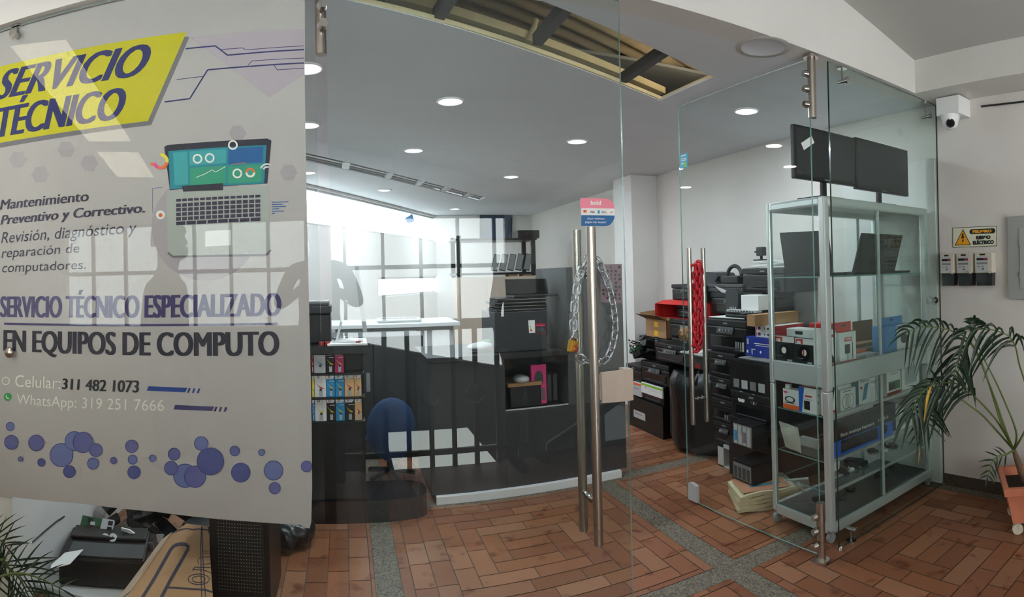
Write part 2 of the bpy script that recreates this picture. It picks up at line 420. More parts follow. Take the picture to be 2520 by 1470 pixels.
mb = MB(); mb.cyl(at(1302, 104, Z=H + .08), at(1320, 48, Z=H + .2), .02, .012, 6); mb.build('loose_strip', 'cream', tr)
tr = thing('slot_rail', 'pale ladder-like metal rail in the far ceiling slot', 'framing', (.6, 6, H))
mb = MB()
for t in (.1, .5, .9): bar(mb, (-1.3 , 3.5 + .33 * t, H + .02), (1.87, 7.47 + .3 * t, H + .02), .035, .03)
for t in (.12, .27, .42, .56, .68, .8, .92):
    a = lerp2(SLOT2[0], SLOT2[1], t); b = lerp2(SLOT2[3], SLOT2[2], t); bar(mb, (a[0], a[1], H), (b[0], b[1], H), .07, .03)
mb.build('ladder_rail', 'lgrey', tr)
# lintel and beam of the landing
mb = MB(); mb.box(-5, 2.96, 1.905, 2.05, H, 4.3)
struct(mb.build('trim_1', 'lintel', loc=(0, 1.98, H)), 'white lintel above the glass front', 'lintel')
mb = MB(); mb.box(2.96, XW + .1, -4.2, 2.05, H, 2.86)
struct(mb.build('trim_2', 'lintel', loc=(3.1, 0, H)), 'white beam along the right wall of the landing', 'beam')
mb = MB()
mb.prism([(-5, -4.3, 4.25), (2.98, -4.3, 2.70), (2.98, 1.91, 2.70), (-5, 1.91, 4.25)], (0, 0, .08))
struct(mb.build('ceiling_landing', 'ceil_out', loc=(0, -1, 2.7)), 'sloping white ceiling of the landing outside', 'ceiling')
# walls
mb = MB(); mb.box(XW, XW + .12, -4.3, 12.7, -.2, 2.9)
struct(mb.build('wall_right', 'wall_warm', loc=(XW, 3, 0)), 'white plaster right wall', 'wall')
mb = MB(); mb.box(XW - .012, XW - .002, -4.2, 1.93, 0, .075)
struct(mb.build('baseboard_right', 'pebble_dark', loc=(XW, 0, 0)), 'dark pebble skirting of the right wall', 'baseboard')
mb = MB(); mb.box(-1.55, -1.43, 1.96, 4.6, 0, H)
struct(mb.build('wall_left', 'wall', loc=(-1.5, 3, 0)), 'white wall behind the banner', 'wall')
mb = MB(); mb.box(-1.43, -1.3, 1.97, 2.12, 0, H)
struct(mb.build('pillar_left', 'wall', loc=(-1.36, 2, 0)), 'white pilaster behind the left pane', 'pillar')
mb = MB(); mb.box(2.95, XW, 5.38, 5.80, 0, H - .003)
struct(mb.build('pillar_right', 'wall', loc=(3.1, 5.5, 0)), 'white pillar standing out of the right shop wall', 'pillar')
mb = MB(); mb.box(1.4, XW, 9.62, 9.74, 0, H - .003)
struct(mb.build('wall_back', 'wall', loc=(2.3, 9.7, 0)), 'white back wall of the shop', 'wall')
# oblique back wall with its bright window
A, B = V((-1.5, 4.28, 0)), V((1.75, 9.97, 0)); t_ = (B - A).normalized(); nrm = V((t_.y, -t_.x, 0))
def oblq(s, z, o=0.0): p = A + t_ * s + nrm * o; return V((p.x, p.y, z))
Lw = (B - A).length
M['daylight_in'] = glow('daylight_back', (236, 246, 250), 2.6)
def swall(px, py):
    d = ray(px, py); q = EYE + d * ((A - EYE).dot(nrm) / d.dot(nrm)); return (q - A).dot(t_), q.z
SW0 = 2.0; WB = 2.06; s2, s3 = swall(932, 720)[0], swall(1112, 720)[0]; zb0, zb1 = 1.20, 1.47
w = thing('window_1', 'bright clerestory window along the oblique back wall with a low bright pane', 'window', (.2, 7.2, .88)); struct(w)
for nm, a0, a1, z0, z1 in (('pane', SW0, Lw, WB, 2.47), ('low_pane', s2, s3, zb0, zb1)):
    mb = MB(); mb.prism([oblq(a0, z0, -.07), oblq(a1, z0, -.07), oblq(a1, z1, -.07), oblq(a0, z1, -.07)], -nrm * .01); mb.build(nm, 'daylight_in', w)
    mb = MB()
    for b0, b1, y0, y1 in ((a0, a1, z0, z0 + .025), (a0, a1, z1 - .025, z1), (a0, a0 + .03, z0, z1), (a1 - .03, a1, z0, z1)): mb.prism([oblq(b0, y0, -.03), oblq(b1, y0, -.03), oblq(b1, y1, -.03), oblq(b0, y1, -.03)], -nrm * .04)
    mb.build('window_frame', 'lgrey', w)
mb = MB()
for s0, s1, z0, z1 in ((0, Lw, 0, zb0), (0, s2, zb0, zb1), (s3, Lw, zb0, zb1), (0, Lw, zb1, WB), (0, Lw, 2.47, H - .003), (0, SW0, WB, 2.47)):
    mb.prism([oblq(s0, z0), oblq(s1, z0), oblq(s1, z1), oblq(s0, z1)], -nrm * .12)
struct(mb.build('wall_back_oblique', 'wall', loc=(.2, 7, 0)), 'oblique back wall around the bright window', 'wall')
# ================================================================ landing behind the viewer (mirrored in the glass)
mb = MB(); mb.box(-4.3, -4.2, -4.3, 1.9, -2, 4.4)
struct(mb.build('wall_landing_left', 'wall', loc=(-4.25, -1, 0)), 'white left wall of the landing', 'wall')
mb = MB(); Yb = -4.12
mb.box(-4.3, XW, Yb - .12, Yb, -2, .08); mb.box(-4.3, XW, Yb - .12, Yb, 2.34, 4.4); mb.box(2.3, XW, Yb - .12, Yb, .08, 2.34)
struct(mb.build('wall_behind', 'wall', loc=(0, Yb, 0)), 'stairwell wall around the wide window', 'wall')
w = thing('window_2', 'wide stairwell window mirrored in the glass front', 'window', (-1, Yb, .08)); struct(w)
M['daylight'] = glow('daylight_front', (240, 244, 246), 7.0)
mb = MB(); mb.box(-4.3, 2.3, Yb - .1, Yb - .09, .08, 2.34); mb.build('pane', 'daylight', w)
mb = MB()
x = -4.28
while x < 2.3: mb.box(x - .022, x + .022, Yb - .06, Yb, .08, 2.34); x += .535
mb.box(-4.3, 2.3, Yb - .06, Yb, 1.58, 1.64); mb.box(-4.3, 2.3, Yb - .06, Yb, .08, .13); mb.box(-4.3, 2.3, Yb - .06, Yb, 2.29, 2.34)
mb.build('window_frame', 'dark2', w)
mb = MB(); mb.box(-4.3, XW, -4.3, -.5, -2.1, -2.0); struct(mb.build('floor_stairwell', 'grout', loc=(0, -2, -2)), 'dark lower floor of the stairwell', 'floor')
mb = MB(); mb.prism([(-1.0, -3.2, -2), (3.25, -3.2, -2), (3.25, -3.2, .28), (1.9, -3.2, .30), (-1.0, -3.2, .92)], (0, -.15, 0))
struct(mb.build('wall_stair', 'dark2', loc=(1, -3.25, 0)), 'dark sloping stair wall mirrored in the door', 'wall')
# lower landing slab, made to glow in place of light falling on it
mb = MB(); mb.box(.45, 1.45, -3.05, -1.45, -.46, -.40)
tag(mb.build('landing_glow_slab', glow('landing_glow', (226, 232, 228), 5.0)), 'white stair landing slab with added glow, mirrored in the door', 'glow_slab')
mb = MB(); mb.box(-4.2, -.34, -.62, -.52, -.2, 1.10, bev=.004); struct(mb.build('wall_reflection_block', 'wall_warm', loc=(-2, -.82, 0)), 'low wall added behind the viewer to cut off the window reflection', 'wall')  # added to block the window's reflection over the lower banner
# railing of the stairwell
rl = thing('stair_railing', 'black stairwell railing with ring ornaments mirrored in the glass door', 'railing', (.3, -.47, 0))
mb = MB(); mb.box(-.335, 1.45, -.495, -.445, 1.05, 1.13, bev=.008); mb.build('top_rail', 'rail', rl)
mb = MB(); mb.box(-.335, 1.45, -.485, -.455, .10, .14); mb.build('bottom_rail', 'rail', rl)
k = 1; x = -.243
while x < 1.45:
    mb = MB()
    if k % 2: mb.box(x - .017, x + .017, -.487, -.453, .0, 1.05)
    else: mb.box(x - .017, x + .017, -.487, -.453, .0, .475); mb.box(x - .017, x + .017, -.487, -.453, .615, 1.05)
    mb.build('baluster', 'rail', rl)
    if k % 2 == 0:
        mb = MB(); mb.tube([(x + .07 * math.cos(a * PI / 12), -.47, .545 + .07 * math.sin(a * PI / 12)) for a in range(24)], .008, 6, closed=True); mb.build('ring', 'chrome', rl)
    k += 1; x += .175
sr = thing('stair_handrail', 'black sloping handrail with upright bars mirrored beside the door handle', 'railing', (2.1, -.47, 0))
mb = MB(); mb.prism([(1.55, -.49, .02), (2.75, -.49, .62), (2.75, -.49, .70), (1.55, -.49, .10)], (0, .04, 0)); mb.build('handrail', 'rail', sr)
mb = MB(); mb.box(1.5, 2.75, -.49, -.455, .0, .04); mb.build('bottom_rail', 'rail', sr)
for x in (1.8, 2.05, 2.3, 2.55, 2.75):
    mb = MB(); mb.box(x - .016, x + .016, -.485, -.46, .04, .02 + (x - 1.55) * .5 + .05); mb.build('baluster', 'rail', sr)

# hanging strip lamps of the landing (their reflection crosses the banner heading)
Mg = glow('strip_lamp_cover', (255, 240, 214), 6.0); ZL = 2.65
c0, c1, c2, c3 = (-1.56, 1.47), (-1.29, 1.39), (-2.1, -2.28), (-2.46, -2.06)
for lb, t0, t1 in (('long warm strip lamp hanging over the landing, nearer the glass', 0, .55), ('shorter warm strip lamp hanging over the landing, nearer the stairwell window', .66, 1)):
    q = [lerp2(c0, c3, t0), lerp2(c1, c2, t0), lerp2(c1, c2, t1), lerp2(c0, c3, t1)]; t = thing('strip_lamp', lb, 'lamp', (q[0][0], q[0][1], ZL))
    mb = MB(); mb.prism([(x, y, ZL + .004) for x, y in q], (0, 0, .04)); mb.build('housing', 'lgrey', t)
    mb = MB(); mb.prism([(x, y, ZL) for x, y in q], (0, 0, .003)); mb.build('cover', Mg, t)
    mx = sum(x for x, y in q) / 4; my = sum(y for x, y in q) / 4; mb = MB(); mb.cyl((mx, my, ZL + .04), (mx, my, 2.70 + .194 * (2.98 - mx)), .008, n=8); mb.build('hanger', 'lgrey', t)
# ================================================================ recessed lamps
LP = [(1108, 249, 'ceiling spotlight, nearest one left of the middle, above the glass door'), (1420, 348, 'ceiling spotlight above the payment sticker'), (1018, 370, 'ceiling spotlight in the second row, just left of the middle'),
      (1258, 435, 'ceiling spotlight between the rail slot and the payment sticker'), (946, 468, 'ceiling spotlight beyond the far rail slot, by the bright window'), (1120, 514, 'small ceiling spotlight right above the end of the bright window'),
      (755, 168, 'ceiling spotlight half hidden by the banner edge, topmost of three'), (758, 308, 'ceiling spotlight half hidden by the banner edge, middle of three'), (757, 425, 'ceiling spotlight half hidden by the banner edge, lowest of three'),
      (1837, 273, 'flat looking ceiling spotlight behind the open glass door')]
M['lamp'] = glow('lamp_disc', (244, 250, 255), 3.2); M['lamp'].cycles.emission_sampling = 'NONE'
LPOS = []
for px, py, lb in LP:
    p = at(px, py, Z=H); LPOS.append(p)
    t = thing('ceiling_light', 'round white recessed ' + lb, 'ceiling light', (p.x, p.y, H), 'recessed ceiling spotlights')
    mb = MB(); mb.lathe([(.083, -.001), (.083, -.006), (.074, -.008), (.072, -.003)], (p.x, p.y, H), 28); mb.build('rim', 'white', t)
    mb = MB(); mb.lathe([(.073, -.004), (.05, -.009), (.0005, -.011)], (p.x, p.y, H), 28); mb.build('diffuser', 'lamp', t)
p = at(1878, 116, Z=H)
mb = MB(); mb.lathe([(.13, -.001), (.128, -.003), (.104, -.003)], (p.x, p.y, H), 40, 1); mb.lathe([(.104, -.003), (.10, -.0015), (.001, -.0015)], (p.x, p.y, H), 40, 0)
tag(mb.build('ceiling_patch', ['ceil', 'patch']), 'round filled-in patch on the ceiling beside the lintel', 'patch')
# ================================================================ glass front
GT = .010
def pane(mb, x0, x1, z0, z1, y=D):
    """sheet: faces in glass (0), cut edges in edge material (1)"""
    y1 = y + GT
    mb.add([(x0, y, z0), (x1, y, z0), (x1, y, z1), (x0, y, z1)], [(0, 1, 2, 3)], 0)
    mb.add([(x0, y1, z0), (x1, y1, z0), (x1, y1, z1), (x0, y1, z1)], [(3, 2, 1, 0)], 0)
    for a, b in (((x0, y, z0), (x0, y1, z0)), ((x1, y, z0), (x1, y1, z0))):
        mb.add([a, b, (b[0], b[1], z1), (a[0], a[1], z1)], [(0, 1, 2, 3)], 1)
    mb.add([(x0, y, z1), (x1, y, z1), (x1, y1, z1), (x0, y1, z1)], [(0, 1, 2, 3)], 1)
    mb.add([(x0, y, z0), (x1, y, z0), (x1, y1, z0), (x0, y1, z0)], [(3, 2, 1, 0)], 1)
mb = MB(); pane(mb, -3.2, -.085, .01, H - .006)
struct(mb.build('window_3', ['glass', 'glass_edge'], loc=(-1, D, 0)), 'fixed glass pane in front of the banner', 'window')
w4 = thing('window_4', 'fixed glass pane in front of the display cabinet', 'window', (2.7, D, 0)); struct(w4)
mb = MB(); pane(mb, 2.2, XW - .002, .01, H - .002); mb.build('pane', ['glass3', 'glass_edge_dark'], w4)
for q in ((2045, 143), (2069, 1353)):
    p = at(*q, Y=D - .001); mb = MB(); rect(mb, [(p.x - .011, p.y, p.z + .014), (p.x + .011, p.y, p.z + .014), (p.x + .011, p.y, p.z - .014), (p.x - .011, p.y, p.z - .014)], 0)
    rect(mb, [(p.x - .005, p.y - .0004, p.z + .005), (p.x + .004, p.y - .0004, p.z + .006), (p.x + .005, p.y - .0004, p.z - .002), (p.x - .004, p.y - .0004, p.z - .005)], 1)
    o = mb.build('corner_label', ['paper', 'grey'], w4)
# ---- left door
d1 = thing('door_1', 'closed glass door with long steel handles and payment sticker', 'door', (.49, D, 0)); struct(d1)
mb = MB(); pane(mb, -.045, 1.028, .012, H - .012); mb.build('pane', ['glass1', 'glass_edge'], d1)
def handle_pair(root, x, y, z0, z1, r, axis, gap):
    for s_ in (-1, 1):
        off = V(axis) * gap * s_; mb = MB(); mb.cyl(V((x, y, z0)) + off, V((x, y, z1)) + off, r, n=20)
        h = mb.build('pull_handle', 'steel', root)
        for z in (z0 + .15, z1 - .17):
            mb = MB(); mb.cyl(V((x, y, z)), V((x, y, z)) + off, .009, n=10); mb.cyl(V((x, y, z)) + V(axis) * .012 * s_, V((x, y, z)) + V(axis) * .02 * s_, .016, n=14); mb.build('standoff', 'chrome', h)
handle_pair(d1, .858, D + .005, .478, 1.618, .0175, (0, 1, 0), .066)
# payment sticker
Y0 = D - .0008
S = [at(1428, 487, Y=Y0), at(1512, 488, Y=Y0), at(1512, 557, Y=Y0), at(1428, 556, Y=Y0)]
M['st_pink'] = mat('sticker_pink', (240, 140, 160), .35); M['st_blue'] = mat('sticker_blue', (40, 104, 160), .35)
mb = MB()
def up(q, k=1): return V(q) - V((0, .0004 * k, 0))
def frac(*ab): return [bil(S, a, b) for a, b in ab]
mb.poly(frac((0, .01), (0, .37), (1, .37), (.985, .25), (.94, .13), (.86, .05), (.7, .01)), 0)
mb.poly(frac((.02, .37), (.02, .62), (1, .62), (1, .37)), 1)
mb.poly(frac((.03, .62), (.03, 1), (.74, 1), (.86, .96), (.95, .85), (1, .72), (1, .62)), 2)
text(mb, 'bold', [up(q) for q in sub(S, .30, .10, .60, .25)], 1, .03)
text(mb, 'VISA', [up(q) for q in sub(S, .27, .46, .42, .54)], 3, .03)
text(mb, 'BILL', [up(q) for q in sub(S, .62, .46, .78, .54)], 4, .03)
text(mb, '¡Aquí recibimos', [up(q) for q in sub(S, .2, .70, .70, .79)], 1, .01)
text(mb, 'pagos con tarjeta!', [up(q) for q in sub(S, .14, .82, .75, .92)], 1, .01)
rect(mb, [up(q) for q in sub(S, .5, .44, .56, .56)], 5)
c = up(bil(S, .12, .48)); mb.disc(c, (0, -1, 0), .005, 14, 6); mb.disc(up(bil(S, .155, .48), 2), (0, -1, 0), .005, 14, 7)
mb.poly([up(bil(S, a, b)) for a, b in ((.87, .48), (.9, .54), (.97, .46), (.9, .5))], 6)
o = mb.build('payment_sticker', ['st_pink', 'paper', 'st_blue', 'navy', 'grey', 'cyan', 'red', 'orange'], d1); o['label'] = 'pink white and blue payment sticker'
# beige board on the lock edge
mb = MB(); q = [at(1480, 918, Y=D - .03), at(1541, 910, Y=D - .03), at(1541, 988, Y=D - .03), at(1483, 993, Y=D - .03)]
mb.prism(q, (0, .012, 0)); q2 = [at(1541, 910, Y=D - .03), at(1558, 908, Y=D - .03), at(1559, 985, Y=D - .03), at(1541, 988, Y=D - .03)]
mb.prism(q2, (0, .06, 0)); mb.box(q[0].x, q[0].x + .03, D - .018, D, q[3].z + .01, q[0].z - .01)
o = mb.build('lock_cover', 'wood', d1); o['label'] = 'beige board cover on the door edge'
# ---- right door, standing open
d2 = thing('door_2', 'glass door standing open into the shop, red chain on its handles', 'door', (2.05, 2.5, 0)); struct(d2)
pa, pb = V((2.085, 1.965, 0)), V((2.012, 3.03, 0)); ud = (pb - pa).normalized(); nd = V((ud.y, -ud.x, 0))
def dpt(s, z, o=0.0): q = pa + ud * s + nd * o; return V((q.x, q.y, z))
Ld = (pb - pa).length; mb = MB()
z0, z1 = .012, H - .012
a, b = [dpt(0, z0), dpt(Ld, z0), dpt(Ld, z1), dpt(0, z1)], [dpt(0, z0, GT), dpt(Ld, z0, GT), dpt(Ld, z1, GT), dpt(0, z1, GT)]
mb.add(a, [(3, 2, 1, 0)], 0); mb.add(b, [(0, 1, 2, 3)], 0)
for i in range(4): j = (i + 1) % 4; mb.add([a[i], a[j], b[j], b[i]], [(0, 1, 2, 3)], 1)
mb.build('pane', ['glass2', 'glass_edge'], d2)
p = dpt(Ld - .14, 0, GT / 2); handle_pair(d2, p.x, p.y, .517, 1.592, .0155, tuple(nd), .055)
q = [dpt(Ld - .012, 2.186, -.001), dpt(Ld - .092, 2.186, -.001), dpt(Ld - .092, 2.096, -.001), dpt(Ld - .012, 2.096, -.001)]
mb = MB(); M['st_cyan'] = mat('sticker_cyan', (44, 168, 200), .35); rect(mb, q, 0)
w_ = -nd * .0006
for b0 in (.08, .3, .42, .62): rect(mb, [v + w_ for v in sub(q, .15, b0, .8, b0 + .07)], 1)
mb.disc(bil(q, .65, .78) + w_ * 2, -nd, .015, 14, 2)
o = mb.build('door_sticker', ['st_cyan', 'paper', 'lime'], d2); o['label'] = 'small blue sticker with white lines'
mb = MB(); mb.prism([dpt(Ld - .015, .013, -.006), dpt(Ld - .10, .013, -.006), dpt(Ld - .10, .115, -.006), dpt(Ld - .05, .125, -.006), dpt(Ld - .015, .115, -.006)], nd * .024); o = mb.build('corner_clamp', 'lgrey', d2)
# ---- pivot posts and point fixings
def post(name, label, x, y, z0, z1, r, knobs, kd, flange=None):
    t = thing(name, label, 'pivot post', (x, y, z0)); mb = MB(); mb.cyl((x, y, z0), (x, y, z1), r, n=20)
    if flange is not None: mb.cyl((x, y, flange), (x, y, flange + .012), r * 1.9, n=24)
    mb.build('tube', 'steel', t)
    for z in knobs:
        mb = MB(); a = V((x, y, z)); e = V(kd).normalized()
        mb.cyl(a, a + e * (r + .014), .008, n=10); mb.cyl(a + e * (r + .008), a + e * (r + .03), .019, .015, n=16); mb.build('clamp_knob', 'chrome', t)
post('pivot_post', 'steel pivot post hanging from the lintel beside the banner', -.064, D + .005, 2.215, H, .0185, (2.37, 2.305), (.25, -1, 0), None)
post('pivot_post', 'steel pivot post with three knobs hanging at the right door', 2.072, D - .0, 2.19, H, .0205, (2.40, 2.327, 2.252), (-1, .2, 0), H - .02)
post('pivot_post', 'steel pivot post with three knobs standing on the floor', 2.062, D, 0, .293, .021, (.23, .158, .088), (-1, .15, 0), .0)
def fixing(label, x, z, zr, dx=1):
    t = thing('glass_clamp', label, 'glass clamp', (x, D, min(z, zr))); mb = MB()
    mb.cyl((x, D + .02, z), (x, D + .02, zr), .006, n=10); mb.cyl((x, D + .02, zr), (x, D + .02, zr + (.006 if zr < 1 else -.006)), .026, n=20); mb.build('rod', 'chrome', t)
    mb = MB(); mb.cyl((x, D + .045, z), (x, D - .012, z), .012, n=16); mb.cyl((x, D - .012, z), (x, D - .022, z), .017, n=16); mb.build('bolt', 'chrome', t)
fixing('steel glass clamp hanging from the lintel above the cabinet', 2.33, 2.43, H)
fixing('steel glass clamp under the lintel beside the white camera', 3.15, 2.405, H)
fixing('steel glass clamp standing on the floor below the cabinet', 2.315, .065, 0)
fixing('steel glass clamp hanging from the lintel at the top left of the banner', -1.235, 2.46, H, .4)
p = at(22, 868, Y=D - .003); mb = MB(); mb.lathe([(.021, 0), (.021, .004), (.017, .009), (.0005, .010)], (0, 0, 0), 28)
for i, q in enumerate(mb.v): mb.v[i] = V((p.x + q.x, p.y + .003 - q.z, p.z + q.y))
tag(mb.build('glass_bolt', 'steel'), 'round steel bolt head on the pane over the banner lettering', 'bolt')
mb = MB(); mb.tube([at(40, 60, Y=D + .03), at(90, 57, Y=D + .04), at(180, 45, Y=D + .04), at(300, 28, Y=D + .05), at(520, 0, Y=D + .05), at(700, -40, Y=D + .05)], .004, 6)
tag(mb.build('lintel_cable', 'cable'), 'thin dark cable strung below the lintel above the banner', 'cable')

# ================================================================ banner
YB = D + .022
M['ban'] = weave('banner_mesh', (216, 208, 205), (190, 182, 181), 300, .25)
M['ban_y'] = mat('banner_yellow', (206, 194, 30), .8); M['ban_n'] = mat('banner_navy', (44, 46, 104), .8); M['ban_g'] = mat('banner_grey', (122, 116, 122), .8)
M['ban_m'] = mat('banner_mauve', (186, 172, 180), .8); M['ban_h'] = mat('banner_hex', (178, 168, 172), .8); M['ban_k'] = mat('banner_ink', (66, 58, 78), .8)
M['ban_v'] = mat('banner_violet', (74, 64, 112), .8); M['ban_d'] = mat('banner_dark', (50, 48, 62), .8); M['ban_w'] = mat('banner_pale', (250, 244, 234), .8)
M['ban_b1'] = mat('bubble_blue', (118, 130, 190), .8, alpha=.8); M['ban_b2'] = mat('bubble_violet', (112, 112, 176), .8, alpha=.8); M['ban_b3'] = mat('bubble_rim', (60, 64, 124), .8); M['ban_b4'] = mat('bubble_dark', (88, 94, 162), .8, alpha=.82)
M['ban_t'] = mat('screen_teal', (40, 140, 156), .8); M['ban_t2'] = mat('screen_teal_light', (70, 170, 176), .8); M['ban_s'] = mat('screen_blue', (40, 100, 160), .8); M['ban_gn'] = mat('screen_green', (60, 160, 130), .8)
M['ban_body'] = mat('laptop_body_print', (180, 182, 176), .8); M['ban_bl'] = mat('banner_blue', (42, 72, 146), .8); M['ban_gr'] = mat('messenger_green', (40, 160, 80), .7)
bn = thing('banner', 'white mesh banner with yellow heading hanging behind the left pane', 'banner', (-.7, YB, .66))
def P(x, y, k=0): return at(x, y, Y=YB - .0005 * k)
def Q(*pts, k=1): return [P(x, y, k) for x, y in pts]
def pp(mb, pts, mi=0, k=1): mb.poly(Q(*pts, k=k), mi)
def stroke(mb, pts, w, mi=0, k=1):
    for (x0, y0), (x1, y1) in zip(pts, pts[1:]):
        L_ = math.hypot(x1 - x0, y1 - y0) or 1; nx, ny = -(y1 - y0) / L_ * w / 2, (x1 - x0) / L_ * w / 2
        mb.poly(Q((x0 + nx, y0 + ny), (x1 + nx, y1 + ny), (x1 - nx, y1 - ny), (x0 - nx, y0 - ny), k=k), mi)
def circ(mb, x, y, r, mi=0, k=1, n=28, ry=None): mb.poly(Q(*[(x + r * math.cos(2 * PI * i / n), y + (ry or r) * math.sin(2 * PI * i / n)) for i in range(n)], k=k), mi)
def arc(mb, x, y, r, w, a0, a1, mi=0, k=1, n=20):
    for i in range(n):
        a, b = math.radians(a0 + (a1 - a0) * i / n), math.radians(a0 + (a1 - a0) * (i + 1) / n)
        mb.poly(Q(*[(x + q * math.cos(t), y + q * math.sin(t)) for q, t in ((r, a), (r, b), (r - w, b), (r - w, a))], k=k), mi)
out = [(-60, 70), (0, 60), (125, 34), (250, 8), (400, -24), (600, -58), (750, -76), (750, 200), (753, 400), (757, 600), (763, 850), (767, 1050), (768, 1200), (766, 1285), (762, 1301), (748, 1299), (740, 1292), (600, 1283), (380, 1260), (200, 1240), (0, 1220), (-60, 1213)]
ot = [at(x, y, Y=YB) for x, y in out]
for v in ot: v.z = min(v.z, H - .005)
mb = MB(); mb.prism(ot, (0, .002, 0)); mb.build('mesh_sheet', 'ban', bn)
mb = MB()
pp(mb, [(-60, 188), (0, 176), (462, 90), (466, 92), (372, 308), (0, 364), (-60, 373)], 1, 1)
pp(mb, [(-60, 177), (0, 164), (459, 79), (364, 298), (0, 352), (-60, 361)], 0, 2)
text(mb, 'SERVICIO', [P(*q, 3) for q in ((18, 172), (381, 105), (344, 188), (-14, 248))], 2, 0, wx=.055)
text(mb, 'TÉCNICO', [P(*q, 3) for q in ((2, 246), (322, 192), (292, 294), (-14, 341))], 2, 0, wx=.045)
mb.build('heading_print', ['ban_y', 'ban_g', 'ban_n'], bn)['label'] = 'yellow slanted heading with navy capitals'
mb = MB()
pp(mb, [(468, 93), (748, 71), (749, 184), (662, 240)], 0, 1)  # mauve triangle, slightly darker than the sheet
mb.build('triangle_tint', ['ban_m'], bn)
mb = MB()
for x, y in ((44, 393), (99, 430), (163, 368), (220, 402), (585, 328), (710, 425)): circ(mb, x, y, 22, 1, 1, 6)
circ(mb, 505, 560, 132, 1, 1, 40)
mb.build('hexagon_print', ['ban_m', 'ban_h'], bn)
mb = MB()
for w, pl in ((3.4, [(457, 120), (530, 113), (560, 136), (748, 122)]), (1.6, [(545, 122), (597, 118), (605, 123), (748, 113)]), (3.4, [(405, 251), (467, 243), (511, 172), (620, 163), (748, 155)]),
              (1.6, [(435, 196), (500, 188)]), (1.6, [(610, 161), (620, 150), (748, 143)]), (1.6, [(675, 161), (682, 172), (748, 168)])): stroke(mb, pl, w, 2, 2)
mb.build('circuit_print', ['ban_m', 'ban_h', 'ban_n'], bn)
mb = MB()
pp(mb, [(410, 470), (660, 455), (667, 612), (655, 629), (425, 634), (413, 622)], 0, 2)
pp(mb, [(404, 362), (412, 357), (658, 341), (668, 346), (658, 452), (418, 468)], 1, 3)
SQ = [P(414, 372, 4), P(656, 357, 4), P(650, 452, 4), P(419, 466, 4)]
rect(mb, SQ, 2)
for a0, b0, a1, b1, mi in ((.05, .05, .2, .9, 4), (.22, .05, .6, .42, 4), (.22, .48, .6, .95, 5), (.62, .04, .97, .45, 3), (.62, .5, .97, .95, 5)): rect(mb, [v - V((0, .0005, 0)) for v in sub(SQ, a0, b0, a1, b1)], mi)
for x, y in ((486, 391), (516, 389), (584, 427), (573, 357)): arc(mb, x, y, 12, 4, 0, 360, 6, 6)
arc(mb, 616, 425, 12, 5, 180, 360, 7, 6); arc(mb, 616, 425, 12, 5, 0, 180, 6, 6)
stroke(mb, [(482, 437), (505, 428), (522, 418), (530, 424), (555, 410)], 1.5, 6, 6); stroke(mb, [(572, 404), (606, 401)], 1.5, 7, 6)
arc(mb, 657, 420, 18, 4, 200, 300, 8, 6); arc(mb, 657, 420, 11, 4, 200, 300, 8, 6)
arc(mb, 395, 397, 20, 8, -90, 10, 9, 6); arc(mb, 395, 397, 20, 8, 10, 110, 7, 6); arc(mb, 395, 397, 20, 8, 110, 165, 10, 6); circ(mb, 374, 404, 4, 7, 6)
pp(mb, [(447, 458), (549, 451), (549, 468), (451, 472)], 1, 5)
KQ = [P(432, 489, 4), P(642, 478, 4), P(642, 545, 4), P(432, 556, 4)]
for r_ in range(6):
    n = 14 if r_ < 5 else 8
    for c in range(n):
        rect(mb, sub(KQ, c / n + .008, r_ / 6 + .02, (c + 1) / n - .006, (r_ + (.9 if r_ else .7)) / 6), 11)
pp(mb, [(505, 569), (568, 566), (568, 604), (505, 607)], 8, 4)
stroke(mb, [(413, 622), (425, 632), (655, 628), (667, 615)], 5, 12, 4)
for i, w in enumerate((41, 27, 35, 18, 30, 8)): stroke(mb, [(669, 498 + i * 5.6), (669 + w, 497 + i * 5.6)], 2.2, 3, 2)
stroke(mb, [(376, 525), (375, 464), (400, 461)], 1, 3, 2); circ(mb, 395, 529, 11, 8, 3); circ(mb, 395, 530, 5, 7, 4)
mb.build('laptop_picture', ['ban_body', 'ban_d', 'ban_t', 'ban_s', 'ban_t2', 'ban_gn', 'ban_w', 'orange', 'paper', 'yellow', 'pink', 'ban_k', 'ban_g'], bn)['label'] = 'printed picture of an open laptop'
mb = MB()
for s_, q, b_, mi in (('Mantenimiento', ((5, 492), (219, 470), (217, 495), (0, 517)), .05, 0), ('Preventivo y Correctivo.', ((8, 530), (358, 499), (355, 531), (0, 561)), .05, 0),
                     ('Revisión, diagnóstico y', ((8, 572), (338, 545), (332, 583), (1, 608)), .004, 0), ('reparación de', ((8, 611), (197, 599), (194, 629), (2, 643)), .004, 0),
                     ('computadores.', ((8, 647), (213, 640), (211, 669), (3, 679)), .004, 0), ('SERVICIO TÉCNICO ESPECIALIZADO', ((3, 716), (690, 706), (689, 778), (2, 781)), .042, 1),
                     ('EN EQUIPOS DE COMPUTO', ((11, 812), (684, 815), (685, 887), (10, 874)), .05, 2), ('311 482 1073', ((155, 932), (342, 937), (340, 967), (153, 958)), .06, 3),
                     ('Celular:', ((38, 923), (149, 928), (148, 958), (37, 952)), -.004, 4), ('WhatsApp: 319 251 7666', ((42, 970), (404, 984), (403, 1021), (40, 1003)), -.004, 4)):
    text(mb, s_, [P(*v, 2) for v in q], mi, min(b_, 0), wx=max(0, b_) * .95)
stroke(mb, [(10, 797), (683, 797)], 5.5, 1, 2)
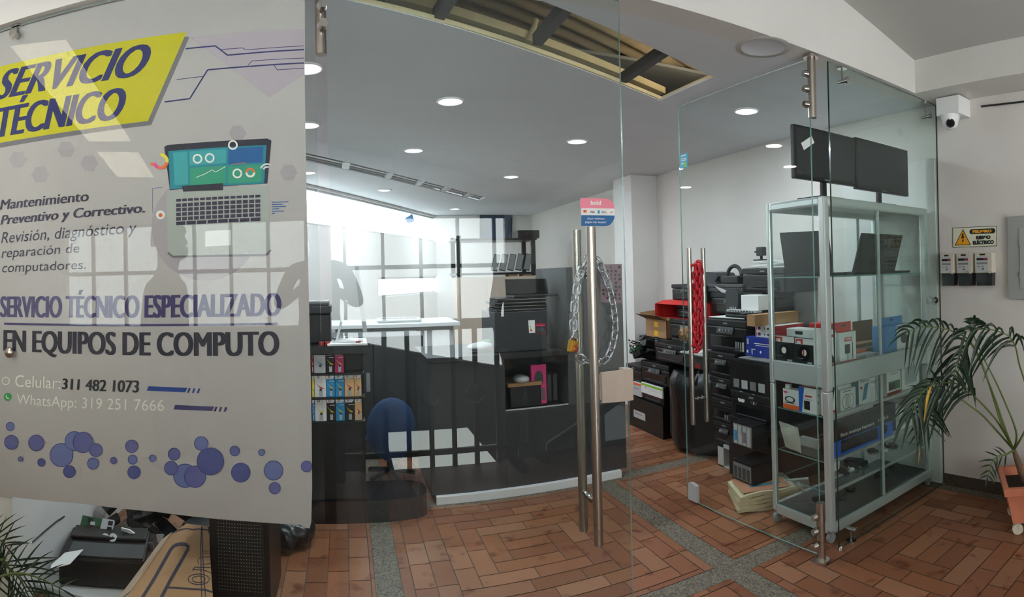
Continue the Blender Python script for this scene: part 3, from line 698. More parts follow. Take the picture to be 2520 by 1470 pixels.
for x, y, mi in ((361, 957, 5), (427, 1003, 1)):
    pp(mb, [(x + 4, y - 6), (x + 100, y - 2), (x + 95, y + 9), (x, y + 5)], mi, 2)
    for i in range(3): xx = x + 103 + i * 12; pp(mb, [(xx, y - 1 + i * .4), (xx + 5, y - 1 + i * .4), (xx + 1, y + 10 + i * .4), (xx - 4, y + 10 + i * .4)], mi, 2)
circ(mb, 19, 977, 9.5, 6, 2); arc(mb, 20, 976, 6, 2.4, 60, 210, 4, 3); arc(mb, 14, 938, 10, 2, 0, 360, 4, 2)
mb.build('lettering', ['ban_k', 'ban_v', 'ban_d', 'black', 'ban_w', 'ban_bl', 'ban_gr'], bn)
mb = MB()
BB = [(65, 387, 28), (72, 487, 46), (230, 491, 51), (130, 594, 16), (263, 616, 26), (472, 480, 62), (527, 488, 66), (608, 537, 43), (390, 569, 75), (440, 674, 40), (590, 622, 37), (720, 603, 22), (836, 513, 42), (842, 597, 31), (850, 678, 42),
      (968, 589, 23), (1105, 563, 40), (1086, 652, 45), (1276, 495, 45), (1335, 609, 87), (1175, 700, 76), (1238, 706, 70), (1490, 543, 33), (1660, 553, 21), (1528, 680, 62), (1736, 667, 62), (1743, 779, 38), (1945, 641, 36)]
for i, (x, y, r) in enumerate(BB):
    X_, Y_, R_ = x / 2.5788, 900 + y / 2.5788, r / 2.5788; k = 2 + (i % 4) * 2
    circ(mb, X_, Y_, R_, (0, 1, 1, 0, 3)[i % 5], k, 32, R_ * 1.02); arc(mb, X_, Y_, R_, 1.6, 0, 360, 2, k + 1, 32)
mb.build('bubble_print', ['ban_b1', 'ban_b2', 'ban_b3', 'ban_b4'], bn)

# ================================================================ chains and padlock
def catmull(pts, n, closed=True):
    pts = [V(p) for p in pts]; k = len(pts); o = []
    for i in range(k if closed else k - 1):
        g = (lambda j: pts[j % k]) if closed else (lambda j: pts[min(max(j, 0), k - 1)])
        p0, p1, p2, p3 = g(i - 1), g(i), g(i + 1), g(i + 2)
        for j in range(n):
            t = j / n
            o.append(.5 * ((2 * p1) + (p2 - p0) * t + (2 * p0 - 5 * p1 + 4 * p2 - p3) * t * t + (3 * p1 - p0 - 3 * p2 + p3) * t ** 3))
    if not closed: o.append(pts[-1])
    return o
def resample(pts, step, closed):
    if closed: pts = pts + [pts[0]]
    o = [pts[0]]; need = step
    for a, b in zip(pts, pts[1:]):
        L_ = (b - a).length; d = 0
        while L_ - d >= need: d += need; o.append(a + (b - a) * (d / L_)); need = step
        need -= L_ - d
    return o
def links(mb, path, ln, wd, wr, nrm, mi=0, step=None, closed=True):
    ps = resample(path, step or ln * .74, closed); k = len(ps)
    for i, p in enumerate(ps):
        t = (ps[(i + 1) % k] - ps[i - 1]) if closed else (ps[min(i + 1, k - 1)] - ps[max(i - 1, 0)])
        t.normalize(); s_ = t.cross(V(nrm)).normalized()
        if i % 2: s_ = (s_ * .35 + V(nrm) * .94).normalized()
        else: s_ = (s_ * .94 - V(nrm) * .3).normalized()
        hl = ln / 2 - wd / 2; pl = []
        for a in range(12):
            an = 2 * PI * a / 12; e = hl if math.cos(an) > 0 else -hl
            pl.append(p + t * (math.cos(an) * wd / 2 + e) + s_ * math.sin(an) * wd / 2)
        mb.tube(pl, wr, 6, mi, closed=True)
YC = D - .026
loop = [at(x, y, Y=YC) for x, y in ((1454, 636), (1436, 655), (1422, 700), (1414, 755), (1411, 810), (1414, 850), (1424, 876), (1440, 889), (1460, 893), (1480, 892), (1495, 880), (1507, 852), (1514, 812), (1511, 765), (1501, 715), (1488, 680), (1473, 648), (1464, 637))]
lp = catmull(loop, 6)
ch = thing('door_chain', 'grey steel chain in clear sleeve looped around the left door handle', 'chain', (loop[8].x, YC, loop[8].z))
mb = MB(); links(mb, lp, .044, .027, .0042, (0, 1, 0)); mb.build('links', 'chainsteel', ch)
mb = MB(); mb.tube(lp[6:28], .0155, 10); mb.tube(lp[84:102], .0155, 10); mb.build('sleeve', 'sleeve', ch)
p = at(1410, 852, Y=YC - .012)
pk = thing('padlock', 'brass padlock hanging on the grey chain', 'padlock', (p.x, p.y, p.z - .025))
mb = MB(); mb.T = Matrix.Translation(p) @ Euler((0, math.radians(14), .35)).to_matrix().to_4x4()
mb.box(-.017, .017, -.011, .011, -.022, .02, bev=.003); mb.build('body', 'brass', pk)
mb = MB(); mb.T = Matrix.Translation(p) @ Euler((0, math.radians(14), .35)).to_matrix().to_4x4(); mb.ell((.006, -.009, -.008), (.013, .006, .014), 12); mb.build('plug', 'copper', pk)
mb = MB(); mb.T = Matrix.Translation(p) @ Euler((0, math.radians(14), .35)).to_matrix().to_4x4()
mb.tube([(-.011, 0, .018), (-.011, 0, .034), (-.007, 0, .042), (0, 0, .045), (.007, 0, .042), (.011, 0, .034), (.011, 0, .018)], .0035, 8); mb.build('shackle', 'chrome', pk)
rc = thing('red_chain', 'thick red sleeved chain looped over the handles of the open door', 'chain', (1.99, 2.9, .96))
for nm, dx, pts in (('loop', 0, ((1717, 650), (1711, 680), (1712, 740), (1715, 800), (1709, 850), (1714, 864), (1722, 850), (1726, 800), (1724, 740), (1724, 690), (1723, 655))),
                    ('inner_loop', .012, ((1716, 660), (1716, 720), (1712, 780), (1713, 830), (1719, 845), (1722, 800), (1720, 730), (1719, 670)))):
    mb = MB(); links(mb, catmull([at(x, y, Y=2.87 - dx) for x, y in pts], 6), .05, .030, .0078, (.5, .8, 0), 0); mb.build(nm, 'redchain', rc)
mb = MB(); mb.tube([at(1700, 655, Y=2.87), at(1716, 648, Y=2.88), at(1732, 655, Y=2.90)], .009, 8); mb.build('hook', 'redchain', rc)

# ================================================================ right wall outside
def WX(x, y, o=0.0): return at(x, y, X=XW - o)
sg = thing('warning_sign', 'cream electric hazard sign with yellow triangle on the right wall', 'sign', (XW - .003, 1.67, 1.565))
S4 = [WX(2345, 561), WX(2454, 556), WX(2454, 606), WX(2345, 610)]
o1 = V((-.003, 0, 0)); M['sg'] = mat('sign_cream', (226, 226, 200), .4)
mb = MB(); mb.prism([v + o1 for v in S4], (.003, 0, 0)); mb.build('plate', 'sg', sg)
mb = MB(); o2 = V((-.0036, 0, 0)); o3 = V((-.0042, 0, 0)); o4 = V((-.0048, 0, 0))
def sq(*ab, o=o2): return [bil(S4, a, b) + o for a, b in ab]
for a0, b0, a1, b1 in ((0, 0, 1, .025), (0, .975, 1, 1), (0, 0, .012, 1), (.988, 0, 1, 1)): rect(mb, [v + o2 for v in sub(S4, a0, b0, a1, b1)], 1)
mb.poly(sq((.236, .09), (.425, .90), (.045, .90)), 1); mb.poly(sq((.236, .155), (.40, .865), (.072, .865), o=o3), 0)
mb.poly(sq((.225, .31), (.265, .30), (.245, .46), (.28, .44), (.245, .64), (.262, .64), (.237, .80), (.222, .63), (.236, .64), (.245, .52), (.205, .56), o=o4), 1)
mb.poly(sq(*[(.44 + .05 * math.cos(t), .24 + .125 * math.sin(t)) for t in [PI / 2 + PI * i / 8 for i in range(9)]], *[(.915 + .05 * math.cos(t), .24 + .125 * math.sin(t)) for t in [-PI / 2 + PI * i / 8 for i in range(9)]]), 1)
text(mb, 'PELIGRO', [v + o3 for v in sub(S4, .46, .165, .885, .315)], 0, .08)
text(mb, 'RIESGO', [v + o3 for v in sub(S4, .54, .455, .86, .635)], 1, .08)
text(mb, 'ELÉCTRICO', [v + o3 for v in sub(S4, .465, .65, .935, .89)], 1, .08)
mb.build('sign_print', [mat('sign_amber', (240, 166, 30), .4), 'black'], sg)
ML = ('cream electric meter next to the glass, first of the three', 'cream electric meter between two others', 'cream electric meter nearest the grey panel box')
for i, (xa, xb, lb) in enumerate(zip((2325, 2364, 2409), (2360, 2404, 2452), ML)):
    p0, p1 = WX(xa, 626), WX(xb, 706); y0, y1 = p1.y, p0.y; zt, zb = 1.522, 1.318; zm = zb + .08
    t = thing('electric_meter', lb, 'electric meter', (XW - .03, (y0 + y1) / 2, zb), 'electric meters')
    mb = MB(); mb.box(XW - .06, XW, y0, y1, zm, zt, bev=.004); mb.build('housing', 'meter', t)
    mb = MB(); mb.prism([(XW - .001, y0 + .004, zm - .001), (XW - .001, y1 - .004, zm - .001), (XW - .001, y1 - .008, zb), (XW - .001, y0 + .008, zb)], (-.05, 0, 0)); mb.build('terminal_cover', 'black_gloss', t)
    w_ = y1 - y0
    mb = MB(); X_ = XW - .0612
    def mq(a0, b0, a1, b1, mi, e=0): mb.poly([(X_ - e, y1 - w_ * a0, zt - .124 * b0), (X_ - e, y1 - w_ * a1, zt - .124 * b0), (X_ - e, y1 - w_ * a1, zt - .124 * b1), (X_ - e, y1 - w_ * a0, zt - .124 * b1)], mi)
    mq(.1, .15, .78, .92, 0); mq(.3, .04, .62, .12, 1, .0005); mq(.12, .25, .55, .37, 1, .0006); mq(.56, .25, .76, .37, 2, .0006); mq(.12, .47, .76, .57, 3, .0006); mq(.14, .66, .34, .7, 3, .0006); mq(.42, .64, .52, .74, 3, .0006); mq(.4, .78, .56, .83, 1, .0006)
    text(mb, '0274', [(X_ - .0012, y1 - w_ * .16, zt - .034), (X_ - .0012, y1 - w_ * .52, zt - .034), (X_ - .0012, y1 - w_ * .52, zt - .044), (X_ - .0012, y1 - w_ * .16, zt - .044)], 4) if False else None
    mb.build('dial_plate', ['lgrey', 'black', 'red_d', 'grey', 'white'], t)
    mb = MB(); mb.cyl((XW - .062, y0 + .012, zm + .004), (XW - .07, y0 + .012, zm + .004), .009, n=12); mb.build('seal', 'lgrey', t)
bp = thing('panel_box', 'grey electrical panel box cut off by the frame on the right wall', 'panel box', (XW - .02, 1.25, 1.229))
mb = MB(); mb.box(XW - .03, XW, 1.02, 1.437, 1.232, 1.742, bev=.006); mb.build('box', mat('panel_grey', (158, 160, 156), .5), bp)
pq = WX(2509, 575, .03); mb = MB(); mb.box(XW - .036, XW - .029, 1.07, pq.y, 1.30, 1.665, bev=.002); dd = mb.build('door', mat('panel_door_grey', (166, 168, 164), .5), bp)
for z in (1.38, 1.58): mb = MB(); mb.cyl((XW - .036, pq.y + .003, z - .02), (XW - .036, pq.y + .003, z + .02), .004, n=8); mb.build('hinge', 'grey', dd)
mb = MB(); mb.tube([at(2415, 262, X=XW - .008), at(2460, 257, X=XW - .008), at(2560, 246, X=XW - .008)], .006, 8)
tag(mb.build('conduit', 'cable'), 'dark cable under the beam on the right wall', 'cable')
cc = thing('security_camera', 'white dome security camera on a junction box at the right wall', 'camera', (3.15, 1.77, 2.36))
mb = MB(); mb.box(3.11, XW - .0, 1.685, 1.85, 2.385, 2.498, bev=.006); mb.build('junction_box', 'white', cc)
mb = MB(); cx = V((3.14, 1.765, 2.37)); mb.lathe([(.058, .016), (.058, -.004), (.05, -.03)], cx, 28); mb.ell(cx + V((0, 0, -.03)), (.05, .05, .045), 20); mb.build('dome', 'white', cc)
dv = (EYE - cx); dv.normalize(); e0 = cx + V((0, 0, -.032)) + dv * .040
mb = MB(); mb.cyl(e0 - dv * .01, e0 + dv * .008, .028, n=20); mb.build('lens_ring', 'black', cc)
mb = MB(); mb.cyl(e0 + dv * .008, e0 + dv * .0095, .021, n=20); mb.build('lens', 'black_gloss', cc)
# door of the inner right wall with its knob
d3 = thing('door_3', 'white flush door in the shop wall behind the cabinet', 'door', (XW, 2.35, 0)); struct(d3)
mb = MB(); mb.box(XW - .012, XW - .002, 1.955, 2.75, .005, 2.15); mb.build('leaf', 'wall', d3)
kp = at(2305, 740, X=XW - .03); mb = MB(); y_ = max(kp.y, 1.975); mb.cyl((XW - .012, y_, kp.z), (XW - .018, y_, kp.z), .028, n=20); mb.cyl((XW - .018, y_, kp.z), (XW - .05, y_, kp.z), .010, n=12); mb.cyl((XW - .04, y_, kp.z), (XW - .075, y_, kp.z), .022, .02, n=18); mb.build('knob', 'chrome', d3)
# ================================================================ display cabinet
CX0, CX1, CY0, CY1 = 2.21, 3.225, 2.0, 2.45
ZT, ZS1, ZM, ZS2, ZS3, ZS4, ZB = 1.826, 1.406, .933, .66, .42, .262, .10
cab = thing('display_cabinet', 'tall aluminium and glass display cabinet standing behind the right pane', 'cabinet', ((CX0 + CX1) / 2, (CY0 + CY1) / 2, 0))
for x, y in ((CX0, CY0), (CX1, CY0), (CX0, CY1), (CX1, CY1)):
    mb = MB(); k_ = .028 if y < 2.2 else .019; sx = k_ if x < 2.7 else -k_; sy = k_ if y < 2.2 else -k_
    mb.box(x, x + sx * 1.5, y, y + sy * 1.5, .07, .80, bev=.008); mb.box(x, x + sx * 1.5, y, y + sy * 1.5, .80, ZT, bev=.008); mb.build('post', 'alu', cab)
    mb = MB(); cx, cy = x + sx, y + sy; mb.cyl((cx, cy - .01, .028), (cx, cy + .01, .028), .028, n=16); mb.box(cx - .012, cx + .012, cy - .014, cy + .014, .03, .075); mb.build('caster', 'grey', cab)
def rails(z0, z1, nm='rail', m='alu', o=0.0, bev=.006, t=.022):
    for a in ((CX0 + .03, CX1 - .03, CY0 + o, CY0 + o + t), (CX0 + .03, CX1 - .03, CY1 - t - o, CY1 - o), (CX0 + o, CX0 + o + t, CY0 + .03, CY1 - .03), (CX1 - t - o, CX1 - o, CY0 + .03, CY1 - .03)):
        mb = MB(); mb.box(a[0], a[1], a[2], a[3], z0, z1, bev=bev); mb.build(nm, m, cab)
rails(ZT - .052, ZT, 'top_rail', o=-.003, bev=.014, t=.034); rails(ZM - .115, ZM, 'middle_rail', 'alu_panel', o=.004); rails(.055, ZB + .008, 'bottom_rail')
mb = MB(); mb.box(CX0 + .02, CX1 - .02, CY0 + .02, CY1 - .02, ZT - .02, ZT - .01); mb.build('top_panel', 'alu_panel', cab)
mb = MB(); mb.box(CX0 + .02, CX1 - .02, CY0 + .02, CY1 - .02, ZM - .03, ZM - .018); mb.build('middle_panel', 'alu_panel', cab)
mb = MB(); mb.box(CX0 + .02, CX1 - .02, CY0 + .02, CY1 - .02, ZB - .012, ZB); mb.build('bottom_panel', 'dark2', cab)
def gl(name, x0, x1, y0, y1, z0, z1):
    mb = MB(); thin = min(x1 - x0, y1 - y0, z1 - z0); mb.box(x0, x1, y0, y1, z0, z1)
    fs = mb.f[-6:]
    for i, q in enumerate(mb.f):
        P4 = [mb.v[j] for j in q]; e = min((P4[1] - P4[0]).length, (P4[2] - P4[1]).length)
        if e < thin * 1.5: mb.mi[i] = 1
    mb.build(name, ['glass_cab', 'glass_edge'], cab)
for z in (ZS1, ZS2, ZS3, ZS4): gl('glass_shelf', CX0 + .03, CX1 - .03, CY0 + .045, CY1 - .03, z - .007, z)
for z in (ZS2, ZS3, ZS4): mb = MB(); mb.box(CX0 + .04, CX1 - .04, CY0 + .038, CY0 + .045, z - .014, z + .001); mb.build('shelf_edge', 'alu', cab)
for z0, z1 in ((ZM + .002, ZT - .05), (ZB + .009, ZM - .117)):
    gl('glass_pane', CX0 + .011, CX0 + .015, CY0 + .03, CY1 - .03, z0, z1); gl('glass_pane', CX1 - .015, CX1 - .011, CY0 + .03, CY1 - .03, z0, z1)
    gl('sliding_pane', CX0 + .03, 2.70, CY0 + .012, CY0 + .016, z0, z1); gl('sliding_pane', 2.68, CX1 - .03, CY0 + .022, CY0 + .026, z0, z1)
    mb = MB(); mb.box(2.682, 2.699, CY0 + .006, CY0 + .018, z0, z1, bev=.003); mb.build('pane_profile', 'alu', cab)
    for x in (2.66, 3.0): mb = MB(); mb.box(x, x + .03, CY1 - .028, CY1 - .016, z0, z1); mb.build('back_upright', 'alu', cab)

# ---------------------------------------------------------------- box helper: printed cartons read off the picture, standing on real shelves
def carton(name, label, cat, px, plane, val, depth, z0, front, base='paper', side=None, top=None, tab=None, group=None, round_=0, h=None, lean=0):
    x0, y0, x1, y1 = px; ym = (y0 + y1) / 2
    kw = {plane: val}; A_, B_ = at(x0, ym, **kw), at(x1, ym, **kw); zt = at((x0 + x1) / 2, y0, **kw).z if h is None else z0 + h
    zt = max(zt, z0 + .02); mb = MB(); mats = [base]
    def mi(m):
        if m not in mats: mats.append(m)
        return mats.index(m)
    if plane == 'X':
        ya, yb = max(A_.y, B_.y), min(A_.y, B_.y); X0, X1, Y0, Y1 = val, val + depth, yb, ya
        q = [V((val, ya, zt)), V((val, yb, zt)), V((val, yb, z0)), V((val, ya, z0))]; n = V((-.0007, 0, 0))
        s4 = [V((val, yb, zt)), V((val + depth, yb, zt)), V((val + depth, yb, z0)), V((val, yb, z0))]; n2 = V((0, -.0007, 0))
    else:
        X0, X1, Y0, Y1 = A_.x, B_.x, val, val + depth
        q = [V((X0, val, zt)), V((X1, val, zt)), V((X1, val, z0)), V((X0, val, z0))]; n = V((0, -.0007, 0))
        s4 = [V((X0, val + depth, zt)), V((X0, val, zt)), V((X0, val, z0)), V((X0, val + depth, z0))]; n2 = V((-.0007, 0, 0))
    mb.box(X0, X1, Y0, Y1, z0, zt, 0, bev=.002)
    def deco(lst, Q_, nn):
        for k, d in enumerate(lst):
            e = nn * (1 + .6 * k)
            if d[0] == 'r': rect(mb, [v + e for v in sub(Q_, *d[1:5])], mi(d[5]))
            elif d[0] == 'c':
                c = [bil(Q_, d[1] + d[3] * math.cos(2 * PI * i / 20), d[2] + d[4] * math.sin(2 * PI * i / 20)) + e for i in range(20)]; mb.poly(c, mi(d[5]))
            elif d[0] == 'p': mb.poly([bil(Q_, a, b) + e for a, b in d[1]], mi(d[2]))
            elif d[0] == 't': text(mb, d[6], [v + e for v in sub(Q_, *d[1:5])], mi(d[5]), .02)
            elif d[0] == 'o':
                for i in range(24):
                    t0, t1 = 2 * PI * i / 24, 2 * PI * (i + 1) / 24; w = d[5]
                    mb.poly([bil(Q_, d[1] + a * d[3] * math.cos(t), d[2] + a * d[4] * math.sin(t)) + e for a, t in ((1, t0), (1, t1), (w, t1), (w, t0))], mi(d[6]))
    deco(front, q, n)
    if side: deco(side, s4, n2)
    if top: mb.poly([(X0, Y0, zt + .0007), (X1, Y0, zt + .0007), (X1, Y1, zt + .0007), (X0, Y1, zt + .0007)], mi(top))
    if tab is None:
        return tag(mb.build(name, mats), label, cat, group)
    t = thing(name, label, cat, ((X0 + X1) / 2, (Y0 + Y1) / 2, z0), group); mb.build('box', mats, t)
    m, hh = tab; mb = MB(); xm, yd = (X0 + X1) / 2, (Y0 + Y1) / 2
    if plane == 'X':
        mb.box(xm - .001, xm + .001, Y0 + .06 * (Y1 - Y0), Y1 - .06 * (Y1 - Y0), zt, zt + hh, 0); hq = [V((xm - .0016, yd + .02, zt + hh * .75)), V((xm - .0016, yd - .02, zt + hh * .75)), V((xm - .0016, yd - .02, zt + hh * .5)), V((xm - .0016, yd + .02, zt + hh * .5))]
    else:
        w = X1 - X0; mb.box(X0 + .06 * w, X1 - .06 * w, yd - .001, yd + .001, zt, zt + hh, 0); hq = [V((xm - .02, yd - .0016, zt + hh * .75)), V((xm + .02, yd - .0016, zt + hh * .75)), V((xm + .02, yd - .0016, zt + hh * .5)), V((xm - .02, yd - .0016, zt + hh * .5))]
    rect(mb, hq, 1); mb.build('hang_tab', [m, 'dark'], t); return t
XL, YF = CX0 + .034, CY0 + .055
# --- top: two monitors
for lb, qd, sx, wx in (('black flat monitor with white tape on the cabinet, nearer the steel post', ((1953, 307), (2104, 337), (2110, 461), (1958, 437)), 2026, 1),
                       ('black flat monitor on the cabinet, nearer the right wall', ((2105, 334), (2234, 373), (2240, 484), (2110, 466)), 2162, 0)):
    Ym = 2.10; q = [at(*p_, Y=Ym) for p_ in qd]
    zt = sum(v.z for v in q[:2]) / 2; zb = sum(v.z for v in q[2:]) / 2; x0 = q[0].x; x1 = min(q[1].x, 3.24)
    t = thing('monitor', lb, 'monitor', ((x0 + x1) / 2, Ym, ZT), 'monitors on the cabinet')
    mb = MB(); mb.box(x0, x1, Ym, Ym + .028, zb, zt, bev=.006); b = mb.build('screen', 'black', t)
    mb = MB(); mb.box(x0 + .012, x1 - .012, Ym - .001, Ym, zb + .022, zt - .012); mb.build('display', mat('dark_screen', (46, 47, 50), .22), b)
    mb = MB(); mb.box((x0 + x1) / 2 - .02, (x0 + x1) / 2 + .02, Ym - .0015, Ym - .0002, zb + .008, zb + .014); mb.build('logo', 'grey', b)
    if wx:
        mb = MB(); c = at(1988, 352, Y=Ym - .002); r = Euler((0, -.55, 0)).to_matrix(); mb.poly([c + r @ V(v) for v in ((-.048, 0, -.02), (.048, 0, -.02), (.048, 0, .02), (-.048, 0, .02))]); mb.build('tape', 'paper', b)['label'] = 'white strip of tape'
    sxp = at(sx, 470, Y=Ym + .04).x; mb = MB(); mb.box(sxp - .018, sxp + .018, Ym + .028, Ym + .05, ZT + .012, zb + .10, bev=.004); mb.build('neck', 'black', t)
    mb = MB(); mb.box(sxp - .10, sxp + .10, Ym - .03, Ym + .15, ZT - .0, ZT + .014, bev=.006); mb.build('base', 'black', t)
# --- glass shelf: two laptops
for lb, fl, zt, bp_ in (('black open laptop on the cabinet shelf beside the thick corner post', ((2.27, 2.36), (2.375, 2.09)), 1.655, ((2.27, 2.36), (2.375, 2.09), (2.53, 2.12), (2.43, 2.39))),
                        ('black open laptop on the cabinet shelf with its back to the pane', ((2.555, 2.095), (2.97, 2.095)), 1.648, ((2.555, 2.095), (3.15, 2.10), (3.15, 2.31), (2.60, 2.31)))):
    t = thing('laptop', lb, 'laptop', (bp_[0][0] + .15, 2.2, ZS1), 'laptops on the cabinet shelf')
    mb = MB(); mb.prism([V((x, y, ZS1 + .001)) for x, y in bp_], (0, 0, .015)); kb = mb.build('keyboard_base', 'black', t)
    cx, cy = sum(x for x, y in bp_) / 4, sum(y for x, y in bp_) / 4; mb = MB(); mb.poly([V((cx + (x - cx) * .8, cy + (y - cy) * .7, ZS1 + .0168)) for x, y in bp_]); mb.build('keys', 'dark', kb)
    a, b = V((*fl[0], ZS1 + .017)), V((*fl[1], ZS1 + .017)); n_ = V((b.y - a.y, a.x - b.x, 0)).normalized() * (-1 if fl[0][0] < 2.4 else -1); e = (b - a).normalized() * (.0 if fl[0][0] < 2.4 else .055)
    up_ = V((0, 0, zt - ZS1 - .017)) - n_ * .03 + (e if fl[0][0] > 2.4 else V((-.02, .02, 0)) * .5); mb = MB(); mb.prism([a, b, b + up_, a + up_], n_ * .010); mb.build('screen_lid', 'dark', t)
# --- middle floor
Z1 = ZM - .016
FAN = [('r', .0, .0, 1, .22, 'white'), ('r', .04, .03, .42, .2, 'red'), ('r', .1, .1, .32, .2, 'paper'), ('r', .06, .24, .96, .97, 'black'), ('c', .5, .55, .3, .27, 'black_gloss'), ('c', .5, .52, .12, .12, 'paper'), ('r', .66, .84, .9, .95, 'lgrey'), ('r', .12, .72, .45, .745, 'grey')]
carton('fan_box', 'boxed black cooling fan in the cabinet, next to the aluminium side post', 'fan box', (1906, 828, 1955, 902), 'X', XL, .03, Z1, FAN, 'dark', group='boxed fans')
carton('fan_box', 'boxed black cooling fan with red and white hub in the cabinet', 'fan box', (1957, 834, 2004, 912), 'X', XL, .03, Z1, FAN + [('p', ((.44, .42), (.5, .4), (.5, .64), (.42, .6)), 'red')], 'dark', group='boxed fans')
carton('product_box', 'white low box with green label behind the boxed fans', 'box', (1936, 811, 2010, 850), 'X', XL + .06, .1, Z1, [('r', .12, .3, .4, .7, 'green'), ('r', .3, .06, .55, .16, 'dark')], 'white')
carton('product_box', 'red box showing behind the cabinet post over the white box', 'box', (1992, 797, 2040, 850), 'X', XL + .2, .1, Z1, [('r', 0, .5, 1, 1, 'paper')], 'red')
PB = [('r', .3, .17, .72, .31, 'red'), ('t', .34, .19, .68, .28, 'paper', 'POWER'), ('r', 0, .93, 1, 1, 'red')]
carton('power_bank_box', 'white power bank box with slanted grey picture against the corner post', 'box', (2022, 814, 2057, 905), 'Y', YF, .06, Z1, [('r', .3, .12, .9, .2, 'red'), ('p', ((.35, .55), (.55, .52), (.95, .86), (.75, .92)), 'dark'), ('p', ((.1, .42), (.14, .41), (.5, .56), (.47, .58)), 'dark'), ('r', 0, .93, 1, 1, 'red')], 'white')
carton('power_bank_box', 'white power bank box with red hanging tab in the cabinet', 'box', (2066, 817, 2107, 898), 'Y', YF + .02, .06, Z1, PB + [('r', .3, .4, .62, .7, 'dark'), ('r', .44, .7, .48, .98, 'dark'), ('r', .74, .34, .78, .9, 'dark')], 'white', [('c', .3, .2, .08, .03, 'red_d'), ('r', .2, .3, .5, .42, 'lgrey')], 'red', tab=('red', .055))
carton('cardboard_piece', 'brown cardboard sheet standing at the cabinet back', 'cardboard', (2100, 789, 2148, 845), 'Y', 2.38, .01, Z1, [], 'card_d')
carton('cardboard_box', 'flat brown box lying at the cabinet back below the cardboard sheet', 'box', (2108, 832, 2170, 852), 'Y', 2.26, .09, Z1, [], 'card_d', h=.05)
carton('accessory_box', 'dark low box with orange end in front of the brown box', 'box', (2107, 853, 2175, 872), 'Y', 2.17, .06, Z1, [('r', 0, 0, .35, 1, 'orange')], 'dark2', h=.035)
carton('blister_pack', 'grey blister pack lying flat on the cabinet middle floor', 'blister pack', (2108, 866, 2162, 884), 'Y', YF + .02, .08, Z1, [('r', .4, .2, .8, .8, 'lgrey')], 'grey', h=.02)
carton('product_box', 'light blue box with white front behind the right sliding pane', 'box', (2178, 800, 2240, 868), 'Y', YF + .02, .10, Z1, [('r', .45, 0, 1, 1, 'white'), ('c', .74, .55, .14, .2, 'dark2'), ('r', .48, .05, .54, .15, 'blue_b')], 'sky', tab=('sky', .05))
# --- second shelf
Z2 = ZS2 + .001
mb = MB(); mb.cyl((XL + .03, 2.36, Z2), (XL + .03, 2.36, Z2 + .135), .019, n=16, mi=0); mb.cyl((XL + .03, 2.36, Z2 + .135), (XL + .03, 2.36, Z2 + .15), .019, .008, n=16, mi=1)
tag(mb.build('spray_tube', ['white', 'red_d']), 'white upright tube with red top in the cabinet corner', 'tube')
carton('headphone_box', 'white and orange box with black headband picture', 'box', (1927, 960, 1966, 1012), 'X', XL, .05, Z2, [('r', 0, .76, 1, 1, 'orange'), ('o', .45, .5, .32, .16, .72, 'black'), ('r', .06, .1, .3, .2, 'pink'), ('r', .12, .66, .7, .7, 'dark')], 'white', top='paper')
carton('watch_box', 'blue and white smart watch box with orange top', 'box', (1966, 955, 2010, 1018), 'X', XL - .005, .05, Z2, [('p', ((0, 0), (.32, 0), (.16, 1), (0, 1)), 'blue_b'), ('r', .3, .52, .62, .86, 'black'), ('r', .36, .3, .75, .36, 'red'), ('r', .3, .44, .8, .47, 'lgrey')], 'white', [('r', .2, .2, .3, .3, 'dark'), ('r', .2, .5, .3, .6, 'dark')], 'orange', tab=('white', .03))
carton('phone_box', 'tall white box with black phone picture leaning behind the corner post', 'box', (2030, 948, 2060, 1015), 'Y', YF, .03, Z2, [('p', ((.4, .12), (.8, .1), (.6, .8), (.2, .82)), 'black'), ('r', .55, .86, .9, .97, 'red')], 'white')
carton('watch_case_box', 'white box with rounded watch case outline and hanging tab', 'box', (2068, 957, 2106, 1005), 'Y', YF, .05, Z2, [('o', .38, .6, .26, .36, .9, 'dark'), ('o', .62, .6, .26, .36, .9, 'grey'), ('r', .16, .08, .7, .13, 'grey'), ('r', .3, .32, .52, .85, 'lgrey')], 'white', [('r', 0, 0, 1, 1, 'lgrey')], tab=('white', .045))
carton('cable_box', 'teal box with white front and slanted blue device picture', 'box', (2113, 926, 2142, 990), 'Y', YF + .01, .07, Z2, [('p', ((.5, .3), (.85, .26), (.6, .84), (.25, .88)), 'teal'), ('r', .12, .1, .5, .14, 'dark'), ('r', .12, .17, .9, .2, 'grey'), ('c', .2, .4, .1, .05, 'red_d')], 'white', [('r', 0, 0, 1, 1, 'teal')])
carton('herb_pack', 'white pouch with dark green landscape print behind the right sliding pane', 'pouch', (2182, 899, 2216, 966), 'Y', YF + .01, .04, Z2, [('r', .12, .55, .95, .85, 'green'), ('r', .12, .62, .6, .85, 'black2'), ('t', .4, .12, .9, .22, 'blue', 'Hdejo'), ('r', .2, .28, .8, .3, 'grey'), ('r', 0, .9, 1, 1, 'red_d')], 'white')
carton('picture_display', 'white picture frame with grey field in the far end of the cabinet', 'frame', (2219, 880, 2262, 950), 'Y', YF + .02, .015, Z2, [('r', .16, .14, .84, .86, 'lgrey'), ('r', .2, .2, .8, .8, 'alu_panel')], 'white')
